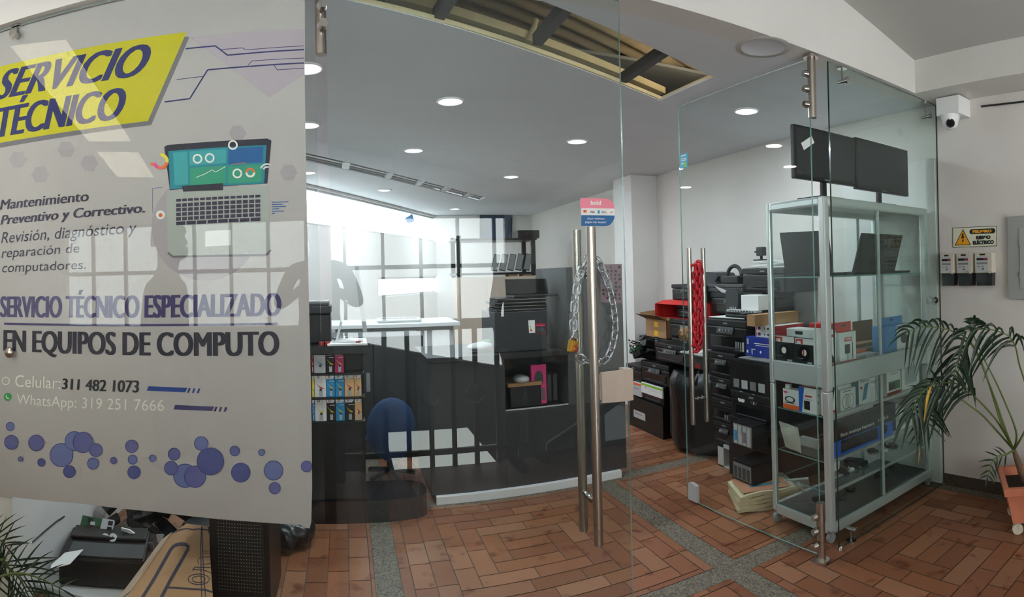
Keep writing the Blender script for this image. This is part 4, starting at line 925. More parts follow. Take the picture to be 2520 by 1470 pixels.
# --- third shelf: keyboard boxes
Z3 = ZS3 + .001
mb = MB(); x0, x1 = 2.305, 2.86; yk = YF + .005; zt = Z3 + .185; qk = [V((x0, yk, zt)), V((x1, yk, zt)), V((x1, yk, Z3)), V((x0, yk, Z3))]; e = V((0, -.0008, 0))
mb.box(x0, x1, yk, yk + .05, Z3, zt)
for a, k, mi in (((0, .55, 1, 1), 1, 1), ((.12, .58, .72, .93), 2, 0), ((.13, .61, .70, .90), 3, 3)): rect(mb, [v + e * k for v in sub(qk, *a)], mi)
mb.poly([bil(qk, .85 + .05 * math.cos(i * PI / 10), .74 + .15 * math.sin(i * PI / 10)) + e * 2 for i in range(20)], 0)
for r_ in range(4):
    for c in range(14): rect(mb, [v + e * 4 for v in sub(qk, .14 + c * .0398, .625 + r_ * .066, .172 + c * .0398, .68 + r_ * .066)], 4)
text(mb, 'Black Antelope Keyboard', [v + e for v in sub(qk, .12, .36, .66, .49)], 2, .01); text(mb, 'H-8810', [v + e for v in sub(qk, .74, .33, .92, .43)], 2, .01)
tag(mb.build('keyboard_box', ['black2', 'blue_b', 'paper', 'black', 'dark']), 'long black and blue keyboard box with white lettering', 'box')
mb = MB(); mb.box(2.87, 2.93, YF + .03, YF + .16, Z3, Z3 + .175); tag(mb.build('product_box', 'navy'), 'dark navy box right of the keyboard box', 'box')
carton('mouse_box', 'white box with dark lettering and blue mouse picture beside the navy box', 'box', (2212, 985, 2260, 1060), 'Y', YF + .01, .06, Z3, [('t', .1, .1, .6, .22, 'dark', 'PAPAYA'), ('c', .45, .6, .25, .2, 'navy')], 'white', h=.165)
# hung bags seen through the side pane
def baglet(name, label, px, X_, core, mats):
    q = [at(*p_, X=X_) for p_ in px]; c = sum(q, V((0, 0, 0))) / 4
    t = thing(name, label, 'bag', tuple(c)); mb = MB(); n = 8; vs = []
    for i in range(n + 1):
        for j in range(n + 1):
            a, b = i / n, j / n; v = bil(q, a, b); v.x -= .012 * math.sin(PI * a) * math.sin(PI * b) + .002 * math.sin(9 * a + 5 * b); vs.append(v)
    mb.add(vs, [(i * (n + 1) + j, i * (n + 1) + j + 1, (i + 1) * (n + 1) + j + 1, (i + 1) * (n + 1) + j) for i in range(n) for j in range(n)], 0, True)
    rect(mb, [v - V((.003, 0, 0)) for v in sub(q, 0, .0, 1, .14)], 1)
    mb.build('pouch', mats, t); core(t, c, q)
def coil(t, c, q):
    mb = MB(); pts = []
    for i in range(90):
        a = i * .42; r = .052 - i * .00022; pts.append((c.x + .002 + .004 * math.sin(i), c.y + r * math.cos(a) * .8, c.z + r * math.sin(a) - .01))
    mb.tube(pts, .0032, 6); mb.build('cable_coil', 'lgrey', t)
def junk(t, c, q):
    mb = MB()
    for i in range(5): mb.tube([c + V((.003, .05 - .02 * i, .02)), c + V((.006, .01 - .012 * i, -.005)), c + V((.003, -.05 + .01 * i, -.02 + .01 * (i % 2)))], .005, 6)
    mb.build('metal_parts', 'chrome', t)
M['pouch_white'] = mat('milky_pouch', (206, 204, 190), .5, alpha=.75)
baglet('cable_bag', 'milky pouch with a coiled white cable hanging in the cabinet', ((1917, 1036), (1964, 1053), (1973, 1116), (1932, 1100)), XL - .005, coil, ['pouch_white', 'pouch_white'])
baglet('parts_bag', 'small clear zip bag of metal parts on the lower cabinet shelf', ((1930, 1180), (1990, 1174), (1993, 1214), (1936, 1213)), XL - .005, junk, ['clearbag', 'lgrey'])
carton('foil_pouch', 'folded white foil pouch behind the milky pouch', 'pouch', (1968, 1060, 2010, 1090), 'X', XL + .12, .03, Z3, [], 'lgrey', h=.05)
# loose parts on the lower shelves
random.seed(5)
def loose(label, name, cx, cy, z, n, spread, mats, cat='parts'):
    t = thing(name, label, cat, (cx, cy, z))
    for i in range(n):
        mb = MB(); a = random.uniform(0, PI); mb.T = Matrix.Translation((cx + random.uniform(-spread, spread), cy + random.uniform(-.05, .05), z)) @ Matrix.Rotation(a, 4, 'Z')
        w, d, h = random.uniform(.02, .06), random.uniform(.012, .03), random.uniform(.008, .022); mb.box(-w, w, -d, d, 0, h, bev=.003); mb.build('piece', random.choice(mats), t)
loose('loose black adapters and foil scraps on the third cabinet shelf', 'adapter_heap', 2.62, 2.2, ZS4 + .001, 9, .13, ['black', 'black', 'dark', 'black', 'white'])
loose('scattered small dark parts at the far end of the lower cabinet shelf', 'adapter_heap', 3.0, 2.22, ZS4 + .001, 7, .1, ['black', 'dark', 'lgrey', 'black'])
loose('scattered dark cables and adapters on the cabinet floor behind the left pane', 'adapter_heap', 2.55, 2.25, ZB + .001, 9, .16, ['black', 'dark', 'black2', 'dark2'])
loose('scattered dark adapters on the cabinet floor at the far end', 'adapter_heap', 3.0, 2.25, ZB + .001, 8, .14, ['black', 'dark', 'black2', 'dark2'])
# ================================================================ printers and boxes piled along the right shop wall
def ypx(px, X, py=850): return at(px, py, X=X).y
def zpx(py, px, X): return at(px, py, X=X).z
GP = 'used printers piled along the right wall'
def printer(label, x0, x1, X, d, z0, z1, style=0, m='black', name='printer', lidm='black2'):
    ya, yb = ypx(x0, X), ypx(x1, X); y0, y1 = min(ya, yb), max(ya, yb); h = z1 - z0; w = y1 - y0
    t = thing(name, label, 'printer', (X + d / 2, (y0 + y1) / 2, z0), GP)
    lt = min(.05, h * .28)
    mb = MB(); mb.box(X, X + d, y0, y1, z0, z1 - lt, bev=.012); mb.build('body', m, t)
    mb = MB(); mb.box(X - .006, X + d, y0 - .003, y1 + .003, z1 - lt + .002, z1, bev=.008); l = mb.build('scanner_lid', lidm, t)
    mb = MB(); mb.box(X - .0075, X - .0055, (y0 + y1) / 2 - .025, (y0 + y1) / 2 + .025, z1 - lt * .62, z1 - lt * .4); mb.build('logo', 'grey', l)
    if h > .1:
        mb = MB(); mb.box(X - .004, X + .01, y0 + w * .1, y1 - w * .1, z0 + h * .12, z0 + h * .5, bev=.004); mb.build('front_recess', 'black_gloss', t)
        mb = MB(); mb.box(X - .012, X + .02, y0 + w * .16, y1 - w * .16, z0 + h * .12, z0 + h * .17, bev=.003); mb.build('paper_tray', 'dark', t)
    if style in (1, 3):
        mb = MB(); mb.prism([(X - .004, y0 + w * .3, z1 - lt), (X - .004, y1 - w * .3, z1 - lt), (X - .02, y1 - w * .3, z1 - lt - h * .2), (X - .02, y0 + w * .3, z1 - lt - h * .2)], (.014, 0, 0)); c = mb.build('control_panel', 'dark', t)
        for i in range(4): mb = MB(); yy = y0 + w * (.36 + .08 * i); mb.box(X - .021, X - .012, yy, yy + .012, z1 - lt - h * .14, z1 - lt - h * .08); mb.build('button', 'lgrey' if i == 3 else 'grey', c)
    if style in (2, 3):
        for i in range(4):
            mb = MB(); yy = y0 + .03 + i * .026; mb.box(X - .006, X + .004, yy, yy + .016, z0 + h * .08, z0 + h * .36, bev=.002); mb.build('ink_window', 'lgrey' if i == 0 else 'grey', t)
    return t
def xbox(name, label, cat, px, X, d, z0, front=(), base='black', side=None, top=None, group=None, h=None):
    return carton(name, label, cat, px, 'X', X, d, z0, list(front), base, side, top, None, group, h=h)
# --- near stack beside the cabinet
NX = 2.50
xbox('carton', 'dark brown worn carton at the bottom of the stack beside the cabinet', 'carton', (1795, 1092, 1902, 1200), NX + .02, .5, 0, [('r', .1, .1, .9, .12, 'black')], mat('maroon_black', (44, 33, 30), .7) and 'black2', h=.27)
printer('black printer under the one with the two round stickers', 1790, 1902, NX, .5, .272, .43, 1)
t = printer('black printer with a red and a round white sticker on its side', 1797, 1902, NX - .005, .5, .432, .614, 0)
for nm, px, py, ml, rr in (('red_sticker', 1824, 976, 'red_d', .032), ('round_sticker', 1855, 984, 'black', .036)):
    c = at(px, py, X=NX - .0065); mb = MB()
    if rr < .035:
        mb.poly([c + V((0, rr * 1.15 * a, rr * 1.2 * b)) for a, b in ((.5, .9), (-.4, .9), (-1, -.7), (-.7, -1), (.8, -1), (1, -.6))], 0)
        mb.poly([c + V((-.0006, rr * .92 * a, rr * b)) for a, b in ((.45, .9), (-.35, .9), (-.9, -.5), (.9, -.5))], 1)
        mb.build(nm, ['paper', ml, 'orange'], t)['label'] = 'red and white triangular sticker'
    else:
        mb.disc(c, (-1, 0, 0), rr, 28, 0); mb.disc(c + V((-.0006, 0, 0)), (-1, 0, 0), rr * .93, 28, 1)
        for k in range(3): a = k * PI / 3 + .3; e = V((0, math.cos(a), math.sin(a))) * rr * .6; f = V((0, -math.sin(a), math.cos(a))) * .003; mb.poly([c + V((-.0012, 0, 0)) + q for q in (e + f, e - f, -e - f, -e + f)], 0)
        mb.disc(c + V((-.0012, 0, -.024)), (-1, 0, 0), .007, 14, 0); mb.build(nm, ['paper', ml], t)['label'] = 'black round sticker with white lines'
t = xbox('ink_tank_printer', 'black printer with four pale ink windows under the blue box', 'printer', (1795, 884, 1902, 965), NX, .48, .616, [('r', .10 + .195 * i, .62, .24 + .195 * i, .90, 'lgrey' if i % 2 else 'grey') for i in range(4)] + [('r', 0, .02, 1, .03, 'dark')], 'black', group=GP, h=.208)
t = thing('laptop', 'closed black laptop lying under the blue box', 'laptop', (NX + .2, 2.9, .826)); mb = MB(); mb.box(NX + .01, NX + .30, 2.74, 3.11, .826, .836, bev=.004); mb.build('base', 'black', t); mb = MB(); mb.box(NX + .015, NX + .30, 2.745, 3.105, .837, .845, bev=.003); mb.build('lid', 'grey', t)
xbox('blue_box', 'blue printed box with white text in the stack beside the cabinet', 'box', (1833, 830, 1902, 880), 2.6, .36, .847, [('r', 0, .5, .35, .52, 'navy'), ('r', .35, .3, .95, .34, 'paper'), ('r', .4, .4, .9, .43, 'paper'), ('c', .58, .74, .03, .07, 'paper'), ('r', .1, .1, .16, .4, 'lgrey'), ('r', .08, .7, .14, .85, 'paper'), ('p', ((.25, .62), (.4, .6), (.4, .66), (.3, .68), (.3, .9), (.26, .9)), 'lgrey')], 'blue', h=.135)
for i, (lb, z) in enumerate((('white and red box lying directly on the blue box', .983), ('white and red box under the brown carton, upper of two', 1.024))):
    xbox('drive_box', lb, 'box', (1840, 0, 1883, 60), 2.62, .3, z, [('r', .14, .2, .3, .75, 'dark'), ('r', .5, .25, .56, .7, 'grey'), ('c', .75, .48, .07, .2, 'black'), ('r', .04, .1, .1, .9, 'pink')], 'white', [('r', 0, 0, 1, 1, 'red')], group='white and red boxes', h=.039)
xbox('carton', 'small brown carton on top of the white and red boxes', 'carton', (1838, 770, 1857, 800), 2.53, .42, 1.065, [], 'card', h=.078)
xbox('ink_tank', 'black ink tank with four grey bottles beside the lower printer', 'ink tank', (1803, 1040, 1852, 1092), 2.36, .135, .30, [('r', .04, .05, .96, .95, 'grey')] + [('r', .08 + .22 * i, .1, .25 + .22 * i, .92, 'lgrey') for i in range(4)] + [('r', .1, .35, .24, .8, 'sky'), ('r', .54, .35, .68, .8, 'brownpat')], 'black', h=.15)
xbox('ink_tank', 'black ink tank with cloudy window standing on the newspapers', 'ink tank', (1803, 1155, 1852, 1212), 2.27, .21, .122, [('r', .06, .12, .94, .92, 'grey')] + [('r', .1 + .21 * i, .3, .26 + .21 * i, .88, 'dark2') for i in range(4)], 'black', h=.125)
nw = thing('newspaper_stack', 'stack of old newspapers with orange front page on the floor by the cabinet', 'newspapers', (2.35, 2.68, 0)); random.seed(3)
M['news'] = mat('newsprint', (200, 186, 150), .85, var=.12, scale=30); M['news_o'] = mat('orange_front_page', (196, 120, 82), .8, var=.3, scale=50, rgb2=(150, 130, 110))
for i in range(5):
    mb = MB(); mb.T = Matrix.Translation((2.36, 2.70, .0)) @ Matrix.Rotation(-.42 + random.uniform(-.14, .14), 4, 'Z')
    z = .002 + i * .023; n = 8
    vs = [(-.19 + .38 * a / n, -.14 + .28 * b / n, z + .021 * k - (.012 * max(0, (abs(a - n / 2) - 3)) if i == 4 else 0) + .004 * math.sin(a * 1.3 + i)) for k in (0, 1) for a in range(n + 1) for b in range(n + 1)]; K = (n + 1) ** 2
    fs = []; mi_ = []
    for a in range(n):
        for b in range(n): q = a * (n + 1) + b; fs.append((K + q, K + q + n + 1, K + q + n + 2, K + q + 1)); fs.append((q, q + 1, q + n + 2, q + n + 1))
    rim = [a * (n + 1) for a in range(n + 1)] + [n * (n + 1) + b for b in range(1, n + 1)] + [a * (n + 1) + n for a in range(n - 1, -1, -1)] + [b for b in range(n - 1, 0, -1)]
    for u, v in zip(rim, rim[1:] + rim[:1]): fs.append((u, v, K + v, K + u))
    mb.add(vs, fs, 0)
    if i == 4: mb.add([(-.17, -.12, z + .0255), (.14, -.12, z + .0255), (.14, .12, z + .0255), (-.17, .12, z + .0255)], [(0, 1, 2, 3)], 1); mb.add([(-.1, -.05, z + .0262), (.1, -.05, z + .0262), (.1, -.02, z + .0262), (-.1, -.02, z + .0262)], [(0, 1, 2, 3)], 2)
    mb.build('newspaper', ['news', 'news_o', 'teal'], nw)
# white open frame on the floor
mb = MB(); X_ = 2.56; ya, yb = ypx(1760, X_), ypx(1787, X_)
for a in ((ya, ya - .07, 0, .17), (ya, yb - .1, .145, .17), (ya, yb - .1, 0, .01)): mb.box(X_, X_ + .22, a[0], a[1], a[2], a[3])
tag(mb.build('printer_stand', 'lgrey'), 'pale open printer stand on the floor left of the newspapers', 'stand')
# --- middle stack of black printers
MX = 2.57
for lb, a, b, z0, z1, st in (('black printer lying on the pale stand at the bottom of the middle stack', 1752, 1806, .172, .33, 1), ('black printer in the middle stack, second from below', 1748, 1806, .332, .50, 2), ('black printer in the middle stack with silver tray edge', 1745, 1806, .502, .66, 1), ('black printer in the middle stack below the wide ink printer', 1742, 1808, .662, .845, 1)):
    printer(lb, a, b, MX, .42, z0, z1, st)
printer('wide black ink printer with papers on its lid', 1741, 1838, 2.60, .46, .848, 1.085, 3)
mb = MB(); mb.prism([(2.62, ypx(1746, 2.62), 1.092), (2.66, ypx(1838, 2.66) + .02, 1.092), (2.86, ypx(1838, 2.66) + .05, 1.092), (2.80, ypx(1746, 2.62) - .02, 1.092)], (0, 0, .006)); tag(mb.build('papers', 'paper'), 'loose white papers on the lid of the wide ink printer', 'papers')
mb = MB(); mb.lathe([(.001, .004), (.03, .004), (.032, .002), (.032, 0)], (2.66, 3.06, 1.087), 20); tag(mb.build('disc_label', 'lgrey'), 'pale round disc on the wide ink printer lid', 'disc')
# --- back row on the wall side, carrying the upper printers
for lb, a, b, z0, z1 in (('black printer at the wall behind the wide ink printer, lowest', 1776, 1880, 0, .36), ('black printer at the wall behind the wide ink printer, middle', 1776, 1880, .362, .72), ('black printer at the wall behind the wide ink printer, upper', 1776, 1880, .722, 1.088)):
    printer(lb, a, b, 3.02, .22, z0, z1, 0)
printer('broad black printer body under the white box', 1752, 1880, 2.90, .34, 1.09, 1.272, 1)
mb = MB(); y0, y1 = ypx(1836, 2.9), ypx(1745, 2.9)
fl = thing('flatbed_scanner', 'dark flatbed scanner lid under the curved black handle', 'scanner', (3.05, (y0 + y1) / 2, 1.274)); mb.box(2.88, 3.22, y0, y1, 1.274, 1.31, bev=.006); mb.build('bed', 'dark', fl); mb = MB(); mb.box(2.875, 3.22, y0, y1, 1.312, 1.338, bev=.006); mb.build('lid', 'dark2', fl)
printer('black laser printer with white papers on top, highest in the pile', 1832, 1935, 2.90, .34, 1.274, 1.462, 0, 'black2')
mb = MB(); y0, y1 = ypx(1940, 2.95), ypx(1856, 2.95)
for i in range(6): e = .012 * math.sin(i * 1.7); mb.prism([(2.93 + e, y0 + e, 1.466 + i * .009), (2.93 - e, y1 - .03 * i * .3, 1.464 + i * .009), (3.2, y1 - e, 1.464 + i * .009), (3.2, y0, 1.466 + i * .009)], (0, 0, .006))
tag(mb.build('paper_sheaf', 'paper'), 'ragged sheaf of white papers on the highest printer', 'papers')
wc = thing('webcam', 'black webcam on a clip above the white papers', 'webcam', (3.05, ypx(1880, 3.05), 1.522)); yw = ypx(1880, 3.05); mb = MB(); mb.box(3.02, 3.07, yw - .035, yw + .035, 1.56, 1.63, bev=.006); mb.build('body', 'dark', wc)
mb = MB(); mb.box(3.0, 3.08, yw - .05, yw + .05, 1.522, 1.532, bev=.003); mb.cyl((3.045, yw, 1.53), (3.045, yw, 1.57), .012, n=10); mb.build('clip', 'black', wc); mb = MB(); mb.box(3.03, 3.05, yw + .03, yw + .065, 1.585, 1.60); mb.build('bracket', 'black', wc)
# curved handle part
yc, r = ypx(1812, 3.0), .085; mb = MB()
ar = thing('toner_cradle', 'black toner cradle with a big curved handle', 'toner cradle', (3.0, yc, 1.34)); mb.tube([(3.0, yc + r * math.cos(a) * 1.1, 1.40 + r * 1.0 * math.sin(a)) for a in [PI * i / 12 for i in range(13)]], .016, 8); mb.build('handle', 'dark', ar)
mb = MB(); mb.box(2.94, 3.06, yc - .11, yc + .12, 1.34, 1.405, bev=.012); mb.build('body', 'black', ar)
mb = MB(); ya, yb = ypx(1750, 3.0), ypx(1780, 3.0); mb.prism([(2.95, ya, 1.275), (2.95, yb - .08, 1.275), (2.95, yb + .03, 1.36), (2.95, yb - .01, 1.40), (2.95, yb + .02, 1.43), (2.95, ya, 1.44)], (.2, 0, 0))
tag(mb.build('output_tray', 'dark'), 'dark angular output tray left of the curved handle', 'tray')
# upright cartridge, white box, slotted strip in front of them
mb = MB(); X_ = 2.74; y0, y1 = ypx(1820, X_), ypx(1788, X_); ct = thing('ink_cartridge', 'tall black cartridge with pale ribs leaning before the printers', 'cartridge', (X_, (y0 + y1) / 2, 1.09))
mb.prism([(X_, y1, 1.09), (X_, y0 + .02, 1.09), (X_, y0, 1.27), (X_, y0 + .03, 1.31), (X_, y1 - .03, 1.31), (X_, y1, 1.28)], (.05, 0, 0)); mb.build('case', 'dark', ct)
for i in range(4): mb = MB(); yy = y0 + .03 + i * .022; mb.box(X_ - .006, X_, yy, yy + .006, 1.10, 1.17); mb.build('rib', 'lgrey', ct)
sc = printer('low black scanner carrying the white box and slotted strip', 1786, 1880, 2.66, .22, 1.09, 1.14, 0)
mb = MB(); X_ = 2.66; mb.box(X_ - .004, X_ + .06, ypx(1862, X_), ypx(1791, X_), 1.142, 1.157)
for i in range(9): yy = ypx(1862, X_) + .02 + i * .032; mb.box(X_ - .0055, X_ - .004, yy, yy + .018, 1.146, 1.153, 1)
tag(mb.build('slot_strip', ['lgrey', 'black']), 'white strip with dark slots in front of the white box', 'strip')
carton('white_box', 'plain white box in the printer pile', 'box', (1824, 727, 1866, 765), 'X', 2.69, .12, 1.158, [], 'white', h=.108)
# silver scrap
mb = MB(); X_ = 2.78; mb.prism([at(1757, 703, X=X_), at(1788, 715, X=X_), at(1788, 722, X=X_), at(1776, 720, X=X_)], (.04, 0, -.02)); tag(mb.build('metal_bracket', 'lgrey'), 'pale metal bracket sticking out left of the tall cartridge', 'bracket')
# --- left part of the pile
printer('small black printer on the red carton', 1657, 1741, 2.86, .36, 1.192, 1.335, 1)
rx = 2.80; ya, yb = ypx(1722, rx), ypx(1634, rx); rb = thing('red_carton', 'open red carton with a black printer inside', 'carton', (2.95, (ya + yb) / 2, 1.03)); mb = MB()
for a in ((rx, rx + .36, ya, yb, 1.03, 1.034), (rx, rx + .36, ya, yb, 1.184, 1.19), (rx, rx + .36, ya, ya + .004, 1.03, 1.19), (rx, rx + .36, yb - .004, yb, 1.03, 1.19), (rx + .355, rx + .36, ya, yb, 1.03, 1.19)): mb.box(*a)
mb.build('shell', 'red', rb); mb = MB(); mb.prism([(rx, yb, 1.19), (rx, yb, 1.03), (rx - .10, yb - .02, 1.05), (rx - .10, yb - .02, 1.16)], (0, -.004, 0)); mb.prism([(rx, yb, 1.188), (rx, ya, 1.188), (rx - .08, ya, 1.16), (rx - .08, yb, 1.16)], (0, 0, .003)); mb.build('flap', 'red', rb)
printer('black printer inside the red carton', 1668, 1716, rx + .04, .28, 1.036, 1.15, 0)
for lb, a, b, X_, d, z0, z1, st in (('black printer under the red carton', 1650, 1722, 2.80, .4, .86, 1.028, 0), ('black printer under the open cardboard box', 1575, 1662, 2.80, .44, .62, .826, 1), ('black printer at the wall below the red carton', 1655, 1722, 2.79, .42, .68, .858, 1),
                                    
                                    ('black printer with pale lines beside the cable heap', 1612, 1690, 2.62, .14, .672, .83, 1), ('black printer between the cable heap and the striped carton', 1577, 1645, 2.62, .17, .45, .638, 1),
                                    ('black printer on the labelled black case', 1579, 1630, 2.60, .3, .285, .448, 0)):
    printer(lb, a, b, X_, d, z0, z1, st)
X_ = 2.80; ya, yb = ypx(1641, X_), ypx(1591, X_); cb = thing('cardboard_box', 'open cardboard box with yellow tape squares on the printers', 'carton', (2.95, (ya + yb) / 2, .828)); mb = MB(); zt = 1.0
for a in ((X_, X_ + .24, ya, yb, .828, .832), (X_, X_ + .004, ya, yb, .828, zt), (X_ + .236, X_ + .24, ya, yb, .828, zt), (X_, X_ + .24, ya, ya + .004, .828, zt), (X_, X_ + .24, yb - .004, yb, .828, zt)): mb.box(*a)
mb.build('carton_body', 'card', cb)
for pts in ([(X_, ya, zt), (X_, yb, zt), (X_ - .10, yb + .02, zt + .05), (X_ - .10, ya, zt + .05)], [(X_, yb, zt), (X_ + .24, yb, zt), (X_ + .24, yb + .1, zt + .07), (X_, yb + .12, zt + .05)], [(X_ + .24, yb, zt), (X_ + .24, ya, zt), (X_ + .26, ya, zt + .1), (X_ + .26, yb, zt + .1)]):
    mb = MB(); mb.prism(pts, (0, .001, .004)); mb.build('flap', 'card_d', cb)
mb = MB(); ym = (ya + yb) / 2
for z in (.87, .955): mb.box(X_ - .001, X_, ym - .04, ym + .03, z - .025, z + .025)
mb.build('tape', 'tape', cb)['label'] = 'yellow tape squares'
xbox('label_case', 'black case with a grey label on the floor at the far end of the pile', 'case', (1549, 985, 1631, 1046), 2.58, .4, 0, [('r', .14, .42, .5, .66, 'lgrey'), ('r', .17, .5, .4, .53, 'grey')], 'black', h=.282)
xbox('striped_carton', 'white carton end with a lime stripe', 'carton', (1578, 938, 1629, 963), 2.585, .014, .35, [('r', 0, .1, 1, .28, 'lime'), ('c', .22, .42, .02, .06, 'red_d'), ('r', .3, .5, .8, .53, 'lgrey')], 'white', h=.096)
xbox('small_box', 'small grey white box with orange top in the far pile', 'box', (1554, 890, 1577, 918), 2.585, .034, .3, [('r', 0, 0, 1, .16, 'orange'), ('r', .2, .4, .8, .44, 'grey')], 'lgrey', h=.12)
# cable heap
random.seed(9); hx, hy = 2.68, 4.74; hp = thing('electronics_heap', 'heap of cables and broken electronics at the far end of the pile', 'scrap heap', (hx, hy, .571))
printer('black printer carrying the cable heap', 1540, 1577, 2.62, .3, .30, .57, 0)
for i in range(9):
    c = V((hx + random.uniform(-.05, .06), hy + random.uniform(-.12, .12), .68 + random.uniform(0, .1))); pts = [c + V((random.uniform(-.06, .05), random.uniform(-.14, .14), random.uniform(-.03, .06))) for _ in range(5)]
    mb = MB(); mb.tube(catmull(pts, 5, False), random.uniform(.004, .007), 6); mb.build('cable', random.choice(['black', 'black', 'lgrey', 'grey', 'black']), hp)
for i in range(9):
    mb = MB(); mb.T = Matrix.Translation((hx + random.uniform(-.05, .05), hy + random.uniform(-.15, .13), .68 + random.uniform(0, .12))) @ Euler((random.uniform(-.6, .6), random.uniform(-.6, .6), random.uniform(0, 3))).to_matrix().to_4x4()
    w, d, h = random.uniform(.03, .09), random.uniform(.02, .07), random.uniform(.006, .03); mb.box(-w, w, -d, d, -h, h, bev=.004); mb.build('broken_part', random.choice(['black', 'black2', 'dark', 'black', 'pcb', 'lgrey']), hp)
# rubbish bag
mb = MB(); bx, by = 2.73, 3.85; n, m = 40, 18; vs = []
bgx = thing('rubbish_bag', 'tall black plastic bag with folds in front of the printers', 'bag', (bx, by, 0))
for i in range(m + 1):
    t = i / m; z = .004 + .63 * t; base = .30 * (1 - .10 * t - .06 * math.cos(t * 3)) * (1 if t > .12 else .78 + t * 1.8) * (1 if t < .88 else 1 - (t - .88) * 1.2)
    for j in range(n):
        a = 2 * PI * j / n; r = base * (1 + .035 * math.sin(a * 9 + .5 * t) + .03 * math.sin(a * 4 + 2) + .02 * math.sin(5 * t + a * 3)); vs.append((bx + r * .86 * math.cos(a), by + r * 1.2 * math.sin(a), z + .02 * math.sin(a * 5) * (t > .8)))
mb.add(vs, [(i * n + j, i * n + (j + 1) % n, (i + 1) * n + (j + 1) % n, (i + 1) * n + j) for i in range(m) for j in range(n)], 0, True); mb.add([vs[m * n + j] for j in range(n)] + [(bx, by, .60)], [(j, (j + 1) % n, n) for j in range(n)], 0, True); mb.add([vs[j] for j in range(n)], [list(range(n))[::-1]], 0)
mb.build('bag_body', 'bag', bgx)
mb = MB(); mb.tube([(bx - .22, by - .2, .58), (bx - .1, by - .12, .66), (bx + .03, by - .1, .645), (bx + .1, by + .05, .65)], .022, 7, taper=[.6, 1, 1, .5]); mb.build('gathered_top', 'bag', bgx)
# glass bin with the white lid, crumpled paper bag
X_ = 2.60; y0, y1 = ypx(1732, X_), ypx(1682, X_)
gb = thing('plastic_bin', 'dark clear bin with a white lid on the rubbish bag', 'bin', (X_ + .1, (y0 + y1) / 2, .64)); mb = MB(); mb.box(X_, X_ + .2, y0, y1, .672, .78, bev=.01); mb.build('bin_body', 'dark', gb)
mb = MB(); mb.box(X_ - .02, X_ + .22, y0 - .01, y1 + .03, .782, .798, bev=.006); mb.build('lid', 'lgrey', gb); mb = MB(); mb.T = Matrix.Translation((X_ + .05, (y0 + y1) / 2, .803)); mb.ell((0, .02, 0), (.05, .11, .018), 14); mb.build('cloth', 'paper', gb); mb = MB(); mb.box(X_ - .002, X_, y0 + .05, y0 + .12, .68, .72, bev=.001); mb.build('badge', 'red_d', gb)
X_ = 2.66; c = at(1690, 822, X=X_); pb_ = thing('grey_sheet', 'grey plastic sheet with a crumpled brown paper ball', 'sheet', (X_, c.y, c.z - .08)); mb = MB(); q = [at(x, y, X=X_) for x, y in ((1673, 802), (1702, 803), (1702, 842), (1673, 838))]; mb.prism(q, (.004, 0, 0)); mb.build('sheet', 'grey', pb_)
bm = bmesh.new(); bmesh.ops.create_icosphere(bm, subdivisions=3, radius=.055)
for v in bm.verts: v.co *= 1 + .22 * math.sin(v.co.x * 160) * math.cos(v.co.y * 140 + v.co.z * 120); v.co += c + V((-.03, -.02, 0))
mb = MB(); mb.bm(bm); mb.build('paper_ball', 'card', pb_)

# ================================================================ counter, ink shelf and furniture deeper in the shop
ct = thing('counter', 'dark grey counter with open shelf and white base strip', 'counter', (1.2, 3.95, 0))
CT0, CT1, CYF = .52, 1.915, 3.66
mb = MB(); mb.box(CT0, 1.03, CYF, 4.3, .05, .90, bev=.004); mb.build('left_cabinet', 'dark', ct)
mb = MB(); mb.box(1.03, CT1, CYF, 4.3, .05, .55, bev=.004); mb.build('lower_cabinet', 'dark', ct)
mb = MB(); mb.box(1.48, CT1, CYF, 4.3, .55, 1.50, bev=.004); mb.build('tall_panel', 'dark2', ct)
mb = MB(); mb.box(1.03, 1.48, 4.26, 4.3, .55, .90); mb.build('back_panel', 'dark', ct)
mb = MB(); mb.box(CT0 - .01, 1.48, CYF - .02, 4.3, .90, .935, bev=.004); mb.build('worktop', 'black2', ct)
mb = MB(); mb.box(1.03, 1.48, CYF + .01, CYF + .016, .553, .562); mb.build('shelf_edge', 'alu', ct)
mb = MB(); mb.box(CT0 + .03, CT1 - .06, CYF - .035, CYF, 0, .052, bev=.003); mb.build('base_strip', 'white', ct)
mb = MB(); q = [at(x, y, Y=CYF - .004) for x, y in ((1478, 651), (1530, 650), (1531, 747), (1478, 744))]; mb.prism(q, (0, .003, 0)); random.seed(2)
for r_ in range(9):
    for c in range(5):
        if random.random() < .75: rect(mb, [v + V((0, -.0006, 0)) for v in sub(q, .08 + c * .19, .05 + r_ * .1, .08 + c * .19 + random.uniform(.05, .13), .11 + r_ * .1)], 1)
tag(mb.build('patterned_cloth', ['brownpat', 'black2']), 'brown cloth with dark rows of marks on the tall counter panel', 'cloth')
mb = MB(); mb.box(1.08, 1.30, 3.72, 3.95, .556, .70, bev=.006); tag(mb.build('carton', 'black2'), 'dark carton on the open counter shelf', 'carton')
mb = MB(); mb.box(1.06, 1.30, 3.70, 3.98, .702, .725); tag(mb.build('wood_board', 'card'), 'orange brown board lying on the dark carton in the counter', 'board')
mb = MB(); mb.ell((1.17, 3.76, .744), (.055, .09, .03), 18); tag(mb.build('computer_mouse', 'lgrey'), 'white computer mouse on the brown board in the counter', 'mouse')
carton('blister_pack', 'pink and brown pack standing in the open counter shelf', 'pack', (1306, 850, 1343, 890), 'Y', 3.74, .03, .563, [('c', .5, .35, .3, .2, 'dark2'), ('r', .1, .6, .9, .9, 'brownpat')], 'pink', h=.27)
